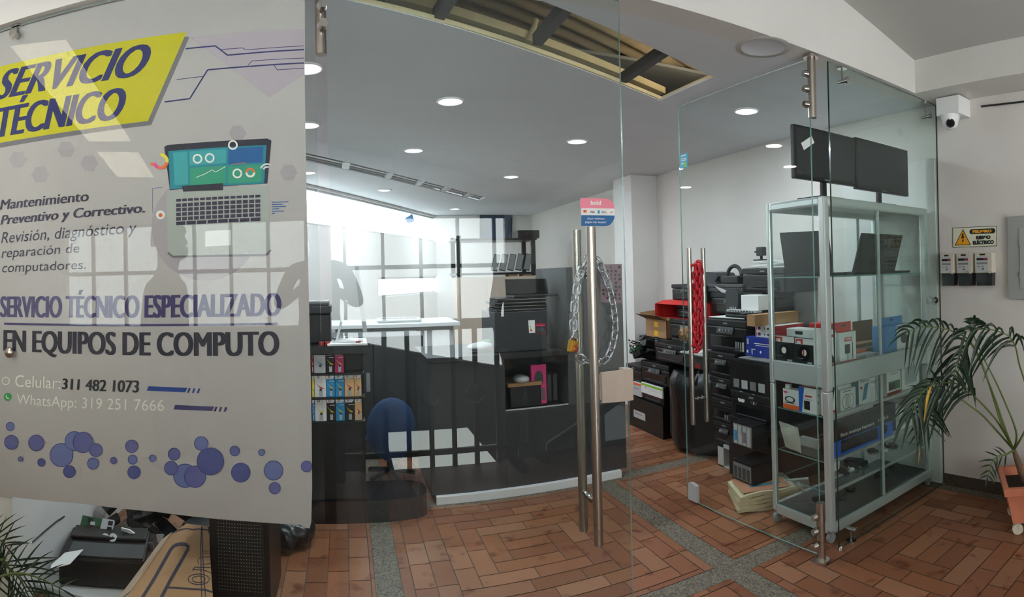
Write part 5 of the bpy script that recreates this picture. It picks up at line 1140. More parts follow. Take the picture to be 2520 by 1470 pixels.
for k in range(3):
    mb = MB(); x = 1.33 + k * .045; mb.box(x, x + .03, 3.80, 4.0, .563, .75); tag(mb.build('binder', 'dark2'), 'dark upright binder in the open counter shelf', 'binder', 'binders in the counter shelf')
# monitor box with labels and laptops on top
Yb_ = 3.72; x0, x1 = azx(1218, 800, Yb_), azx(1347, 800, Yb_)
mb = MB(); mb.box(x0, x1, Yb_, 4.1, .936, 1.205, bev=.006); fq = [V((x0, Yb_, 1.205)), V((x1, Yb_, 1.205)), V((x1, Yb_, .936)), V((x0, Yb_, .936))]
def lq(pxs): return [at(x, y, Y=Yb_ - .001) for x, y in pxs]
rect(mb, lq(((1300, 789), (1316, 788), (1317, 819), (1302, 820))), 1)
for i, m_ in enumerate((5, 6, 3)): rect(mb, [v - V((0, .0006, 0)) for v in sub(lq(((1300, 789), (1316, 788), (1317, 819), (1302, 820))), .2, .45 + .15 * i, .35 + .1 * i, .55 + .15 * i)], m_)
rq = lq(((1317, 796), (1342, 795), (1343, 822), (1318, 822))); rect(mb, rq, 2); rect(mb, [v - V((0, .0006, 0)) for v in sub(rq, .06, .30, .94, .93)], 0); rect(mb, [v - V((0, .0006, 0)) for v in sub(rq, .04, .16, .96, .24)], 4)
mb.poly([bil(rq, .5 + .38 * math.cos(2 * PI * i / 20), .64 + .2 * math.sin(2 * PI * i / 20)) - V((0, .0012, 0)) for i in range(20)], 7)
tag(mb.build('black_case', ['dark', 'paper', 'red_d', 'red', 'pink', 'lime', 'yellow', 'dark2']), 'black case with energy label and red sticker on the counter', 'case')
z = 1.206
for i, (lb, a, b) in enumerate((('closed black laptop lying on the labelled black case', 1222, 1345), ('closed black laptop, second from below on the labelled case', 1228, 1346), ('closed black laptop in the counter stack under the top one', 1218, 1343), ('closed black laptop, topmost of the counter stack', 1226, 1345))):
    t = thing('laptop', lb, 'laptop', (1.15, 3.9, z), 'laptops stacked on the counter'); x0, x1 = azx(a, 750, 3.76), azx(b, 750, 3.76)
    mb = MB(); mb.box(x0, x1, 3.76 + .01 * (i % 2), 4.02, z, z + .011, bev=.003); mb.build('base', 'black', t); mb = MB(); mb.box(x0, x1, 3.76 + .01 * (i % 2), 4.02, z + .0125, z + .021, bev=.003); mb.build('lid', 'black2', t)
    mb = MB(); mb.box(x0 + .005, x1 - .005, 3.759 + .01 * (i % 2), 3.7605 + .01 * (i % 2), z + .0112, z + .0128); mb.build('bright_edge', 'chrome', t); z += .023
t = thing('laptop', 'open black laptop on the counter stack, screen turned to the glass', 'laptop', (1.2, 3.95, z)); q = [at(x, y, Y=3.98) for x, y in ((1243, 688), (1344, 686), (1350, 735), (1246, 737))]
for v in q[2:]: v.z = z + .014
mb = MB(); mb.prism(q, (0, .008, 0)); mb.build('screen', 'black_gloss', t); mb = MB(); mb.box(q[3].x, q[2].x, 3.78, 3.99, z, z + .014, bev=.003); mb.build('keyboard_base', 'black', t)
mb = MB(); mb.T = Matrix.Translation((.92, 3.85, .94)) @ Matrix.Rotation(.5, 4, 'Z'); mb.ell((0, 0, .03), (.12, .07, .03), 16, 0); mb.ell((.06, 0, .045), (.04, .05, .03), 14, 1); mb.ell((.04, -.03, .02), (.05, .04, .02), 14, 2)
tag(mb.build('plastic_bag', ['lgrey', 'green', 'orange']), 'pale plastic bag with green and orange print on the counter', 'bag')
# black display stand with the ink boxes
st = thing('display_stand', 'black display stand carrying ink boxes next to the banner edge', 'stand', (-.1, 3.5, 0))
ZK = 1.065
mb = MB(); mb.box(-.55, .125, 3.34, 3.75, ZK - .05, ZK, bev=.004); mb.build('top_board', 'black', st)
mb = MB(); mb.box(-.55, .10, 3.46, 3.72, .13, ZK - .05, bev=.006); mb.build('cupboard', 'black2', st)
for z in (.625, .765, .905): mb = MB(); mb.box(-.55, .10, 3.35, 3.46, z - .012, z, bev=.002); mb.build('shelf', 'black', st)
mb = MB(); pts = []
for i in range(24): a = 2 * PI * i / 24; pts.append((-.02 + .5 * math.copysign(abs(math.cos(a)) ** .5, math.cos(a)), 3.60 + .17 * math.copysign(abs(math.sin(a)) ** .5, math.sin(a)), .0))
mb.prism(pts, (0, 0, .13)); mb.build('base_plate', 'black_gloss', st)
def inkfront(c, c2='paper'): return [('p', ((.0, .0), (.75, .0), (.95, .1), (.75, .2), (0, .2)), 'paper'), ('o', .32, .1, .12, .06, .6, 'dark'), ('p', ((.05, .35), (.55, .62), (.9, .62), (.45, .52)), c2), ('r', .38, .68, .7, .95, 'lgrey'), ('r', .44, .62, .64, .72, 'dark'), ('r', .35, .28, .95, .31, 'paper')]
cols = [(766, 773), (773, 802), (802, 824), (824, 847), (847, 871), (871, 889)]
rows = [(.906, .13), (.766, .132), (.626, .132)]
KIND = [[('red_d', 'paper'), ('lgrey', 'sky'), ('black2', 'yellow'), ('magenta', 'peach'), None, None], [('yellow', 'paper'), ('paper', 'red'), ('cyan', 'yellow'), ('cyan', 'yellow'), ('peach', 'magenta'), ('peach', 'magenta')], [('sky', 'paper'), ('paper', 'yellow'), ('black2', 'yellow'), ('cyan', 'yellow'), ('black2', 'yellow'), ('peach', 'magenta')]]
CN = {'red_d': 'dark red', 'lgrey': 'pale grey', 'black2': 'black', 'magenta': 'magenta', 'yellow': 'yellow', 'paper': 'white', 'cyan': 'blue', 'peach': 'peach', 'sky': 'light blue'}
RN, CNm = ('top', 'middle', 'bottom'), ('at the banner edge', 'first beside the banner edge', 'second from the banner', 'third from the banner', 'next to the right end', 'at the right end')
for r_ in range(3):
    for c in range(6):
        k = KIND[r_][c]
        if not k: continue
        carton('ink_box', f'{CN[k[0]]} ink bottle box, {RN[r_]} shelf of the stand, {CNm[c]}', 'ink box', (cols[c][0] + .4, 900, cols[c][1] - .4, 940), 'Y', 3.365, .06, rows[r_][0], inkfront(k[0], k[1]), k[0], group='ink boxes on the display stand', h=rows[r_][1] + (.0 if c < 4 else .002))
# things on the stand
zs = thing('tablet_stand', 'white Z shaped tablet stand on the black display stand', 'tablet stand', (.05, 3.42, ZK)); Yz = 3.40
mb = MB(); mb.box(azx(806, 842, Yz), azx(903, 842, Yz), Yz - .06, Yz + .12, ZK, ZK + .014, bev=.003); mb.build('base', 'white', zs)
def slab(a, b, w, th): 
    a, b = V(a), V(b); t = (b - a).normalized(); nn = V((t.z, 0, -t.x)) * th / 2; e = V((0, w, 0)); return [a - nn, b - nn, b + nn, a + nn], e
a, b = at(827, 832, Y=Yz), at(853, 742, Y=Yz); a.z = ZK + .014; q, e = slab(a, b, .10, .014); mb = MB(); mb.prism(q, e); mb.build('arm', 'white', zs)
a, b = at(900, 822, Y=Yz), at(878, 656, Y=Yz); q, e = slab(a, b, .16, .022); mb = MB(); mb.prism(q, e); mb.build('back_plate', 'lgrey', zs)
a, b = at(827, 836, Y=Yz), at(902, 838, Y=Yz); a.z = b.z = ZK + .022; q, e = slab(a, b, .10, .012); mb = MB(); mb.prism(q, e); mb.build('foot_plate', 'white', zs)
q = [at(x, y, Y=3.6) for x, y in ((740, 722), (811, 728), (814, 752), (740, 752))]
pq_ = thing('printer', 'black printer on the display stand, half hidden by the banner', 'printer', (-.25, 3.55, ZK)); zl = q[3].z
mb = MB(); mb.box(q[3].x - .1, q[2].x, 3.46, 3.70, ZK, zl - .05, bev=.01); mb.build('body', 'black', pq_); mb = MB(); mb.box(q[3].x - .1, q[2].x + .004, 3.455, 3.70, zl - .048, zl, bev=.008); mb.build('scanner_lid', 'dark', pq_)
t = thing('laptop', 'closed dark laptop with bright edge on the black printer beside the banner', 'laptop', (-.25, 3.55, zl)); mb = MB(); mb.box(q[3].x - .05, q[2].x - .01, 3.47, 3.69, zl + .001, zl + .016, bev=.003); mb.build('base', 'dark2', t); mb = MB(); mb.box(q[3].x - .05, q[2].x - .01, 3.47, 3.69, zl + .018, zl + .028, bev=.003); mb.build('lid', 'grey', t); mb = MB(); mb.box(q[3].x - .04, q[2].x - .012, 3.468, 3.471, zl + .0155, zl + .019); mb.build('bright_edge', 'chrome', t)
gbw = thing('glass_dish', 'small clear dish with metal parts on the display stand', 'dish', (.0, 3.55, ZK)); mb = MB(); mb.lathe([(.03, 0), (.055, .012), (.06, .028), (.056, .028), (.05, .014)], (-.02, 3.56, ZK + .001), 24); mb.build('dish', 'clearbag', gbw); mb = MB(); mb.box(-.04, 0, 3.54, 3.58, ZK + .008, ZK + .018); mb.build('metal_parts', 'chrome', gbw)
for i, x in enumerate((-.16, -.125, .055)): mb = MB(); mb.box(x, x + .028, 3.36, 3.38, ZK + .001, ZK + .024, bev=.003); tag(mb.build('red_block', 'red_d'), ('small red block on the stand left of the tablet stand, outer', 'small red block on the stand left of the tablet stand, inner', 'small red block under the tall white plate of the tablet stand')[i], 'block')
dk = thing('low_cabinet', 'low dark cabinet at the end of the counter, behind the chair', 'cabinet', (.1, 4.7, 0)); mb = MB(); mb.box(-.6, .62, 4.62, 5.1, .04, .985, bev=.006); mb.build('body', 'dark', dk); mb = MB(); mb.box(-.58, .60, 4.64, 5.08, 0, .04); mb.build('plinth', 'black', dk)
for k in range(3): mb = MB(); x = -.59 + k * .403; mb.box(x, x + .395, 4.605, 4.62, .08, .96, bev=.003); dr = mb.build('door', 'dark', dk); mb = MB(); mb.box(x + .34, x + .37, 4.598, 4.605, .55, .70); mb.build('handle', 'grey', dr)
bc = thing('swivel_chair', 'dark blue rounded chair back between stand and counter', 'chair', (.30, 4.1, 0)); mb = MB(); Rr = Matrix.Translation((.30, 3.98, -.10)) @ Matrix.Scale(.92, 4); mb.T = Rr
mb.ell((0, 0, .55), (.19, .06, .24), 22); mb.build('backrest', mat('dark_blue_fabric', (28, 58, 96), .8), bc); mb = MB(); mb.T = Rr; mb.ell((0, .25, .42), (.2, .2, .05), 20); mb.build('seat', 'navy', bc)
mb = MB(); mb.T = Rr; mb.cyl((0, .25, .16), (0, .25, .40), .025, n=12); mb.build('column', 'black', bc)
for k in range(5): mb = MB(); mb.T = Rr; a = k * 2 * PI / 5; mb.tube([(0, .25, .17), (.2 * math.cos(a), .25 + .2 * math.sin(a), .135)], .02, 8); mb.build('leg', 'black', bc)
# white reception desk and beige cupboard
ds = thing('reception_desk', 'white reception desk seen between the mirrored railing bars', 'desk', (.5, 5.6, 0)); mb = MB(); mb.box(-.1, 1.0, 5.3, 5.36, 0, 1.0); mb.build('front_panel', 'white', ds); mb = MB(); mb.box(-.15, 1.05, 5.22, 5.9, 1.0, 1.035, bev=.004); mb.build('desk_top', 'white', ds); mb = MB(); mb.box(-.1, -.06, 5.36, 5.85, 0, 1.0); mb.build('side_panel', 'white', ds)
kb = thing('white_keyboard', 'long white keyboard tray lying on the reception desk', 'keyboard', (.35, 5.5, 1.036)); mb = MB(); x0, x1 = azx(930, 770, 5.4), azx(1036, 770, 5.4); mb.box(x0, x1, 5.38, 5.6, 1.036, 1.07, bev=.006); mb.build('tray', 'lgrey', kb)
for i in range(4): mb = MB(); w = (x1 - x0 - .06) / 4; mb.box(x0 + .03 + i * w, x0 + .02 + (i + 1) * w, 5.40, 5.55, 1.07, 1.078); mb.build('key_block', 'grey', kb)
cp = thing('beige_cupboard', 'beige cupboard under the black shelf at the back', 'cupboard', (2, 7.9, 0)); mb = MB(); mb.box(1.55, 2.70, 7.75, 8.25, 0, 1.44, bev=.006); mb.build('body', 'wood', cp)
for i in range(3): mb = MB(); x = 1.57 + i * .375; mb.box(x, x + .365, 7.735, 7.75, .05, 1.40, bev=.004); dr = mb.build('door', 'wood', cp); mb = MB(); mb.cyl((x + .32, 7.725, .8), (x + .32, 7.725, .95), .008, n=8); mb.build('handle', 'chrome', dr)
sh = thing('black_shelf', 'black open shelf at the back of the shop', 'shelf', (2.15, 8, 1.44))
for x in (1.54, 2.62):
    for y in (7.76, 8.2): mb = MB(); mb.box(x, x + .06, y, y + .04, 1.445, 2.02); mb.build('post', 'black', sh)
for z in (1.50, 1.98): mb = MB(); mb.box(1.52, 2.70, 7.75, 8.25, z - .03, z, bev=.004); mb.build('shelf_board', 'black', sh)
for i, lb in enumerate(('grey tablet in a row of five on the back shelf, next to the post', 'grey tablet in a row on the back shelf, second from the post', 'grey tablet in the middle of the row on the back shelf', 'grey tablet on the back shelf, second from the reflection end', 'grey tablet on the back shelf, farthest from the right post')):
    x = 2.56 - i * .12; t = thing('tablet', lb, 'tablet', (x, 7.86, 1.505), 'tablets on the back shelf'); mb = MB(); mb.T = Matrix.Translation((x, 7.86, 1.505)) @ Euler((-.25, .22, -.3)).to_matrix().to_4x4(); mb.box(-.045, .045, -.006, .006, .02, .27, bev=.004); mb.build('frame', 'dark', t); mb = MB(); mb.T = Matrix.Translation((x, 7.86, 1.505)) @ Euler((-.25, .22, -.3)).to_matrix().to_4x4(); mb.box(-.038, .038, -.0075, -.006, .035, .26); mb.build('screen', 'grey', t)
for i, x in enumerate((2.28, 2.48)): mb = MB(); mb.box(x, x + .13, 7.78, 7.95, 1.442, 1.469); tag(mb.build('carton', 'card'), ('flat brown carton squeezed under the back shelf, nearer the middle', 'flat brown carton squeezed under the back shelf, nearer the right post')[i], 'carton')
mb = MB(); mb.box(2.45, 2.78, 7.85, 8.15, 1.985, 2.10, bev=.01); tag(mb.build('black_case', 'black2'), 'black case lying on top of the back shelf', 'case')
tv = thing('wall_tv', 'dark flat television high on the back wall', 'television', (2.5, 9.55, 2.05)); q = [at(x, y, Y=9.56) for x, y in ((1182, 529), (1261, 529), (1260, 590), (1182, 588))]
mb = MB(); mb.prism(q, (0, .05, 0)); mb.build('housing', 'black', tv); mb = MB(); mb.prism([bil(q, a, b) - V((0, .001, 0)) for a, b in ((.03, .04), (.97, .04), (.97, .95), (.03, .95))], (0, .001, 0)); mb.build('screen', mat('screen_slate', (52, 66, 92), .2), tv)
mb = MB(); nn = V((nrm.x, nrm.y, 0)); d0 = [ray(*p_) for p_ in ((996, 538), (1014, 527), (1020, 545), (1003, 550))]; pl0 = A + nn * .02; q = [EYE + d * ((pl0 - EYE).dot(nn) / d.dot(nn)) for d in d0]; mb.prism(q, nn * .004)
tag(mb.build('blue_scrap', 'sky'), 'small blue scrap stuck on the bright back window', 'scrap')
# ================================================================ scrap behind the left pane, below the banner
pr = thing('scrap_printer', 'dismantled dark printer lying behind the left pane', 'printer', (-1.17, 2.62, 0)); TT = Matrix.Translation((-1.17, 2.62, 0)) @ Matrix.Rotation(.26, 4, 'Z')
mb = MB(); mb.T = TT; mb.box(-.21, .2, -.17, .17, .035, .17, bev=.014); mb.build('body', 'black2', pr)
mb = MB(); mb.T = TT; mb.box(-.17, .19, -.16, -.02, .17, .178, bev=.003); mb.build('flat_cover', 'dark2', pr)
mb = MB(); mb.T = TT; mb.box(-.19, .19, .02, .15, .17, .188, bev=.006); mb.build('raised_rear', 'black', pr)
mb = MB(); mb.box(-1.42, -.92, 2.36, 2.85, 0, .033); tag(mb.build('white_board', 'white'), 'white board on the floor under the dismantled printer', 'board')
mb = MB(); q = [at(x, y, Z=.185) for x, y in ((124, 1402), (172, 1390), (205, 1354), (160, 1362), (126, 1392))]; mb.prism(q, (0, 0, .003)); tag(mb.build('paper_scrap', 'paper'), 'cream paper scrap lying on the dismantled printer', 'paper')
c = at(240, 1303, Y=2.74)
pc = thing('circuit_board', 'green circuit board with metal ports on the scrap heap', 'circuit board', tuple(c)); BT = Matrix.Translation(c) @ Euler((-.75, .08, .15)).to_matrix().to_4x4()
mb = MB(); mb.T = BT; mb.box(-.095, .07, -.004, .004, -.055, .055); mb.build('board', 'pcb', pc)
mb = MB(); mb.T = BT; mb.box(.02, .085, -.03, -.004, -.02, .05, bev=.002); mb.box(.055, .08, -.0312, -.03, .02, .042, 1); mb.box(.055, .08, -.0312, -.03, -.01, .012, 1); mb.build('metal_ports', ['lgrey', 'black'], pc)
for i, (x, z) in enumerate(((-.03, .02), (-.06, -.01), (-.01, -.03), (-.045, .035))): mb = MB(); mb.T = BT; mb.box(x - .012, x + .012, -.014, -.004, z - .009, z + .009); mb.build('chip', ('lgrey', 'black', 'dark', 'black')[i], pc)
for i, (x, y) in enumerate(((260, 1325), (279, 1325))):
    c = at(x, y, Y=2.66); d = V((0, -.8, .6)); mb = MB(); mb.cyl(c, c + d * .012, .0205, n=26); mb.cyl(c + d * .012, c + d * .0125, .005, n=12, mi=1)
    tag(mb.build('gear_wheel', ['white', 'dark']), ('white gear wheel on the scrap heap, beside the yellow leaf stalk', 'white gear wheel on the scrap heap, touching the paper ribbon side')[i], 'gear')
mb = MB(); q = [at(x, y, Y=2.72) for x, y in ((298, 1300), (318, 1305), (331, 1314), (326, 1317), (312, 1311), (298, 1306))]; mb.prism(q, (0, .01, 0)); tag(mb.build('ribbon_cable', 'paper'), 'white ribbon cable beside the circuit board', 'cable')
random.seed(21); hp = thing('scrap_heap', 'dark heap of broken printer parts behind the left pane', 'scrap heap', (-1.05, 3.0, 0))
for i in range(22):
    mb = MB(); x, y = random.uniform(-1.36, -.78), random.uniform(2.97, 3.3); mb.T = Matrix.Translation((x, y, random.uniform(.03, .20) + (y - 2.95) * .4)) @ Euler((random.uniform(-.7, .7), random.uniform(-.7, .7), random.uniform(0, 3))).to_matrix().to_4x4()
    mb.box(-random.uniform(.05, .14), random.uniform(.05, .14), -random.uniform(.03, .09), random.uniform(.03, .09), -.02, .02, bev=.006); mb.build('broken_part', random.choice(['black', 'black2', 'black', 'black2', 'dark']), hp)
for i in range(5):
    c = V((random.uniform(-1.2, -.85), random.uniform(3.0, 3.2), .34)); mb = MB(); mb.tube(catmull([c + V((random.uniform(-.2, .2), random.uniform(-.1, .1), random.uniform(-.1, .05))) for _ in range(5)], 5, False), .004, 6); mb.build('cable', 'black', hp)
for i, (q, lb) in enumerate((((( 384, 1317), (402, 1316), (400, 1336), (388, 1336)), 'small cream plate on the scrap beside the brown carton, upper'), (((347, 1342), (375, 1335), (378, 1358), (350, 1360)), 'small grey plate on the scrap beside the brown carton, lower'))):
    mb = MB(); mb.prism([at(x, y, Y=2.9 - i * .2) for x, y in q], (0, .006, 0)); tag(mb.build('plastic_plate', ('wall', 'grey')[i]), lb, 'plate')
mb = MB(); mb.tube([at(x, y, X=-1.425) for x, y in ((62, 1352), (80, 1335), (110, 1308), (140, 1283), (158, 1272))], .004, 6); tag(mb.build('wall_cable', 'cable'), 'thin dark cable running up the white wall under the banner', 'cable')
# carton with line drawing
ZC_ = .30; top = [(459, 1289), (512, 1296), (524, 1470), (526, 1520), (290, 1520), (320, 1460), (358, 1395), (387, 1357), (423, 1313)]
cn = thing('carton', 'brown carton printed with black outlines behind the left pane', 'carton', (-.78, 2.6, 0)); mb = MB()
tp = [at(x, y, Z=ZC_) for x, y in top]; mb.prism(tp, (0, 0, -ZC_ + .002)); mb.build('carton_body', 'card', cn)
mb = MB()
def zst(pts, w, z=ZC_ + .0012):
    for (x0, y0), (x1, y1) in zip(pts, pts[1:]):
        L_ = math.hypot(x1 - x0, y1 - y0) or 1; nx, ny = -(y1 - y0) / L_ * w / 2, (x1 - x0) / L_ * w / 2
        mb.poly([at(*v, Z=z) for v in ((x0 + nx, y0 + ny), (x1 + nx, y1 + ny), (x1 - nx, y1 - ny), (x0 - nx, y0 - ny))], 0)
zst([(345, 1480), (380, 1424), (420, 1353), (428, 1344), (438, 1340), (452, 1339), (461, 1342), (464, 1349), (455, 1366), (425, 1418), (392, 1480)], 8)
zst([(496, 1296), (494, 1345), (495, 1420), (497, 1500)], 2.4); zst([(497, 1296), (499, 1370), (503, 1430), (508, 1500)], 2.4); zst([(413, 1446), (460, 1449), (505, 1452), (523, 1458)], 4); zst([(425, 1312), (440, 1305), (459, 1301), (475, 1304), (490, 1302), (512, 1305)], 3)
for rx, ry in ((26, 13), (16, 8)): zst([(489 + rx * math.cos(a * PI / 14), 1426 + ry * math.sin(a * PI / 14)) for a in range(29)], 1.8)
zst([(474, 1407), (477, 1402), (505, 1404), (520, 1411)], 1.6); zst([(474, 1402), (480, 1396), (519, 1397)], 1.6); zst([(489, 1390), (486, 1380), (492, 1372), (517, 1371)], 1.6); zst([(494, 1390), (518, 1387)], 1.6); zst([(500, 1357), (515, 1357)], 1.5); zst([(500, 1362), (516, 1362)], 1.5)
mb.build('outline_print', 'ban_d', cn)
mb = MB(); a_, b_ = at(423, 1313, Z=ZC_), at(320, 1460, Z=ZC_); mb.prism([a_, b_, b_ + V((-.06, -.01, -.05)), a_ + V((-.05, .0, -.04))], (0, 0, .006)); mb.build('torn_flap', 'card_l', cn)
# perforated black tower
x0, x1 = at(516, 1380, Y=2.44).x, at(664, 1380, Y=2.44).x
pt = thing('computer_tower', 'black computer tower with dotted mesh front below the banner', 'computer', ((x0 + x1) / 2, 2.6, 0)); mb = MB(); mb.box(x0, x1, 2.44, 2.84, .004, .80, bev=.004); mb.build('case', 'black', pt)
mb = MB(); mb.box(x0 + .03, x1 - .026, 2.436, 2.44, .1, .78)
fr = [V((x0 + .036, 2.4355, .775)), V((x1 - .032, 2.4355, .775)), V((x1 - .032, 2.4355, .12)), V((x0 + .036, 2.4355, .12))]
for i in range(16):
    for j in range(44):
        p = bil(fr, (i + .5) / 16, (j + .5) / 44); s_ = .0022; mb.add([p + V((-s_, 0, 0)), p + V((0, 0, -s_)), p + V((s_, 0, 0)), p + V((0, 0, s_))], [(0, 1, 2, 3)], 1)
mb.build('mesh_front', ['black2', 'card_l'], pt)
# black folded bag
bm = bmesh.new(); bmesh.ops.create_icosphere(bm, subdivisions=4, radius=1)
for v in bm.verts:
    k = 1 + .07 * math.sin(v.co.x * 9 + 2 * v.co.z) + .05 * math.sin(v.co.y * 14 + v.co.x * 5)
    v.co = V((-.37 + .165 * v.co.x * k, 3.19 + .16 * v.co.y * k, max(.002, .075 + .085 * v.co.z * k)))
mb = MB(); mb.bm(bm, 0, True); tag(mb.build('black_bag', 'bag'), 'flat black plastic bag on the floor right of the computer tower', 'bag')
# ================================================================ palms
def pd(px, py, dist):
    d = ray(px, py); return EYE + d * (dist / math.hypot(d.x, d.y))
def leaflet(mb, p, d0, L_, w, droop, mi=0, twist=0.0, seg=6):
    vs = []; prev = None; view = (p - EYE).normalized()
    for i in range(seg + 1):
        t = i / seg; q = p + d0 * (L_ * t) + V((0, 0, -droop * L_ * t * t)); tg = (d0 + V((0, 0, -2 * droop * t))).normalized()
        s_ = tg.cross(view).normalized(); s_ = (s_ * math.cos(twist) + view * math.sin(twist)); ww = w * (.35 + 1.1 * t if t < .35 else (1 - t) ** .8 * 1.15) * .5
        vs += [q - s_ * ww, q + view * ww * .5, q + s_ * ww]
    mb.add(vs, [f for i in range(seg) for f in ((3 * i, 3 * i + 1, 3 * i + 4, 3 * i + 3), (3 * i + 1, 3 * i + 2, 3 * i + 5, 3 * i + 4))], mi, True)
def frond(root, pts, t0, n, L0, L1, droop, fan=.75, w=.014, up=0.0, seed=1, both=True, name='frond', yellow=None):
    random.seed(seed); path = catmull(pts, 8, False); N = len(path); mb = MB(); k0 = int(N * t0)
    mb.tube(path, .005, 6, 1, taper=[1.3 - 1.0 * i / N for i in range(N)])
    for i in range(n):
        f = i / (n - 1); j = min(N - 2, int(k0 + (N - 2 - k0) * f)); p = path[j]; T = (path[j + 1] - path[max(0, j - 1)]).normalized(); view = (p - EYE).normalized(); S = T.cross(view).normalized()
        for sd in ((1, -1) if both else (1,)):
            L_ = (L0 + (L1 - L0) * f) * random.uniform(.85, 1.12) * (1 - .35 * abs(f - .4)); d = (T * random.uniform(.45, .75) + S * sd * fan + view * random.uniform(-.3, .3) + V((0, 0, up))).normalized()
            leaflet(mb, p, d, L_, w * random.uniform(.8, 1.15), droop * random.uniform(.7, 1.35), 2 if yellow == (i, sd) else 0, random.uniform(-.5, .5))
    leaflet(mb, path[-1], (path[-1] - path[-3]).normalized(), L1 * .8, w, droop * .5)
    return mb.build(name, ['leaf', 'stem', 'leaf_y'], root)
O = V((2.735, 1.245, 0)); U_, W_v = V((.86, .51, 0)), V((.51, -.86, 0))
pp_ = thing('potted_palm', 'potted palm in a square terracotta planter on casters by the right wall', 'potted plant', (2.96, 1.2, 0))
def pot_ring(z, e, lu=.33, lv=.40): return [O + U_ * a + W_v * b + V((0, 0, z)) for a, b in ((-e, -e), (lu + e, -e), (lu + e, lv + e), (-e, lv + e))]
mb = MB(); rs = [pot_ring(.062, -.035), pot_ring(.225, -.002), pot_ring(.228, .012), pot_ring(.268, .016), pot_ring(.268, -.012), pot_ring(.215, -.018)]
vs = [v for r in rs for v in r]; mb.add(vs, [(4 * i + j, 4 * i + (j + 1) % 4, 4 * i + 4 + (j + 1) % 4, 4 * i + 4 + j) for i in range(5) for j in range(4)] + [(3, 2, 1, 0)], 0)
mb.build('planter', 'terra', pp_)
mb = MB(); mb.poly(pot_ring(.222, -.017), 0); mb.build('soil', 'soil', pp_)
for a, b in ((.05, .06), (.28, .06), (.05, .34), (.28, .34)): c = O + U_ * a + W_v * b; mb = MB(); mb.cyl(c + V((0, 0, .03)) - U_ * .012, c + V((0, 0, .03)) + U_ * .012, .029, n=18); mb.box(c.x - .012, c.x + .012, c.y - .012, c.y + .012, .035, .066); mb.build('caster', 'meter', pp_)
Tb = O + U_ * .17 + W_v * .10
base = pd(2495, 1108, 3.18); mb = MB(); mb.tube([V((Tb.x + .03, Tb.y - .03, .2)), V((Tb.x + .01, Tb.y, .28)), base * .6 + V((Tb.x, Tb.y, .3)) * .4, base], .02, 10, taper=[1.2, 1, .85, .6]); mb.build('trunk', 'trunk', pp_)
def PD(*l, d=3.1, d1=None): n = len(l); return [base] + [pd(x, y, d + ((d1 if d1 else d) - d) * i / max(1, n - 1)) for i, (x, y) in enumerate(l)]
frond(pp_, PD((2477, 1064), (2449, 983), (2425, 922), (2407, 880), (2385, 845), (2366, 868), (2355, 895), (2348, 925), d1=2.85), .60, 10, .20, .13, .6, .8, .022, seed=2)
frond(pp_, PD((2470, 1060), (2440, 965), (2415, 890), (2385, 838), (2345, 816), (2310, 807), (2270, 805), (2235, 815), d1=2.8), .58, 10, .19, .15, .75, .75, .020, seed=3)
frond(pp_, PD((2530, 1040), (2526, 960), (2508, 895), (2498, 852), (2478, 825), (2440, 812), (2405, 812), (2375, 818), d=3.15, d1=2.9), .50, 10, .25, .17, 1.0, .5, .026, seed=4)
frond(pp_, PD((2457, 1042), (2425, 1003), (2400, 978), (2371, 951), (2330, 942), (2292, 950), (2262, 975), (2243, 1015), d1=2.75), .40, 14, .23, .17, 1.0, .5, .024, seed=5, yellow=(8, 1))
frond(pp_, PD((2425, 1030), (2388, 1000), (2351, 973), (2317, 958), (2292, 972), (2282, 1005), (2283, 1045), d1=2.8), .50, 12, .21, .15, .4, .9, .019, seed=6)
frond(pp_, PD((2510, 1085), (2535, 1040), (2570, 1000), (2600, 990), d=3.1), .55, 8, .18, .12, .7, .7, .02, seed=7)
frond(pp_, PD((2476, 1119), (2452, 1126), (2438, 1148), (2431, 1172), d=3.1, d1=3.0), .25, 7, .10, .07, .3, .9, .013, seed=8, both=True)
frond(pp_, PD((2500, 1060), (2460, 960), (2425, 890), (2398, 830), (2396, 800), (2397, 786), d1=2.95), .72, 5, .10, .08, .5, .5, .02, seed=9)
# palm at the left edge of the picture, its pot outside the frame
lp_ = thing('palm_plant', 'green palm fronds reaching in from the left edge', 'plant', tuple(pd(-60, 1600, 1.9)))
def PL(*l, d=1.85): return [pd(x, y, d) for x, y in l]
frond(lp_, PL((-120, 1500), (-60, 1400), (0, 1378), (21, 1398), (49, 1426), (68, 1465), (80, 1500)), .25, 14, .20, .14, .15, .9, .009, seed=12)
frond(lp_, PL((-150, 1520), (-60, 1450), (0, 1420), (50, 1412), (100, 1425), (150, 1450), d=1.8), .25, 12, .17, .10, .25, .8, .008, seed=13)
frond(lp_, PL((-150, 1400), (-70, 1330), (-30, 1320), (0, 1330), (15, 1345), d=1.9), .3, 9, .14, .12, .15, .8, .009, seed=14)
mb = MB(); c = pd(-190, 1500, 1.9); c = V((c.x, c.y, 0)); mb.lathe([(.001, .0), (.13, .0), (.17, .30), (.185, .30), (.185, .33), (.16, .33), (.155, .29), (.001, .28)], c, 24); mb.build('planter', 'terra', lp_)
mb = MB(); mb.tube([c + V((0, 0, .27)), pd(-150, 1510, 1.87)], .02, 8); mb.build('trunk', 'trunk', lp_)
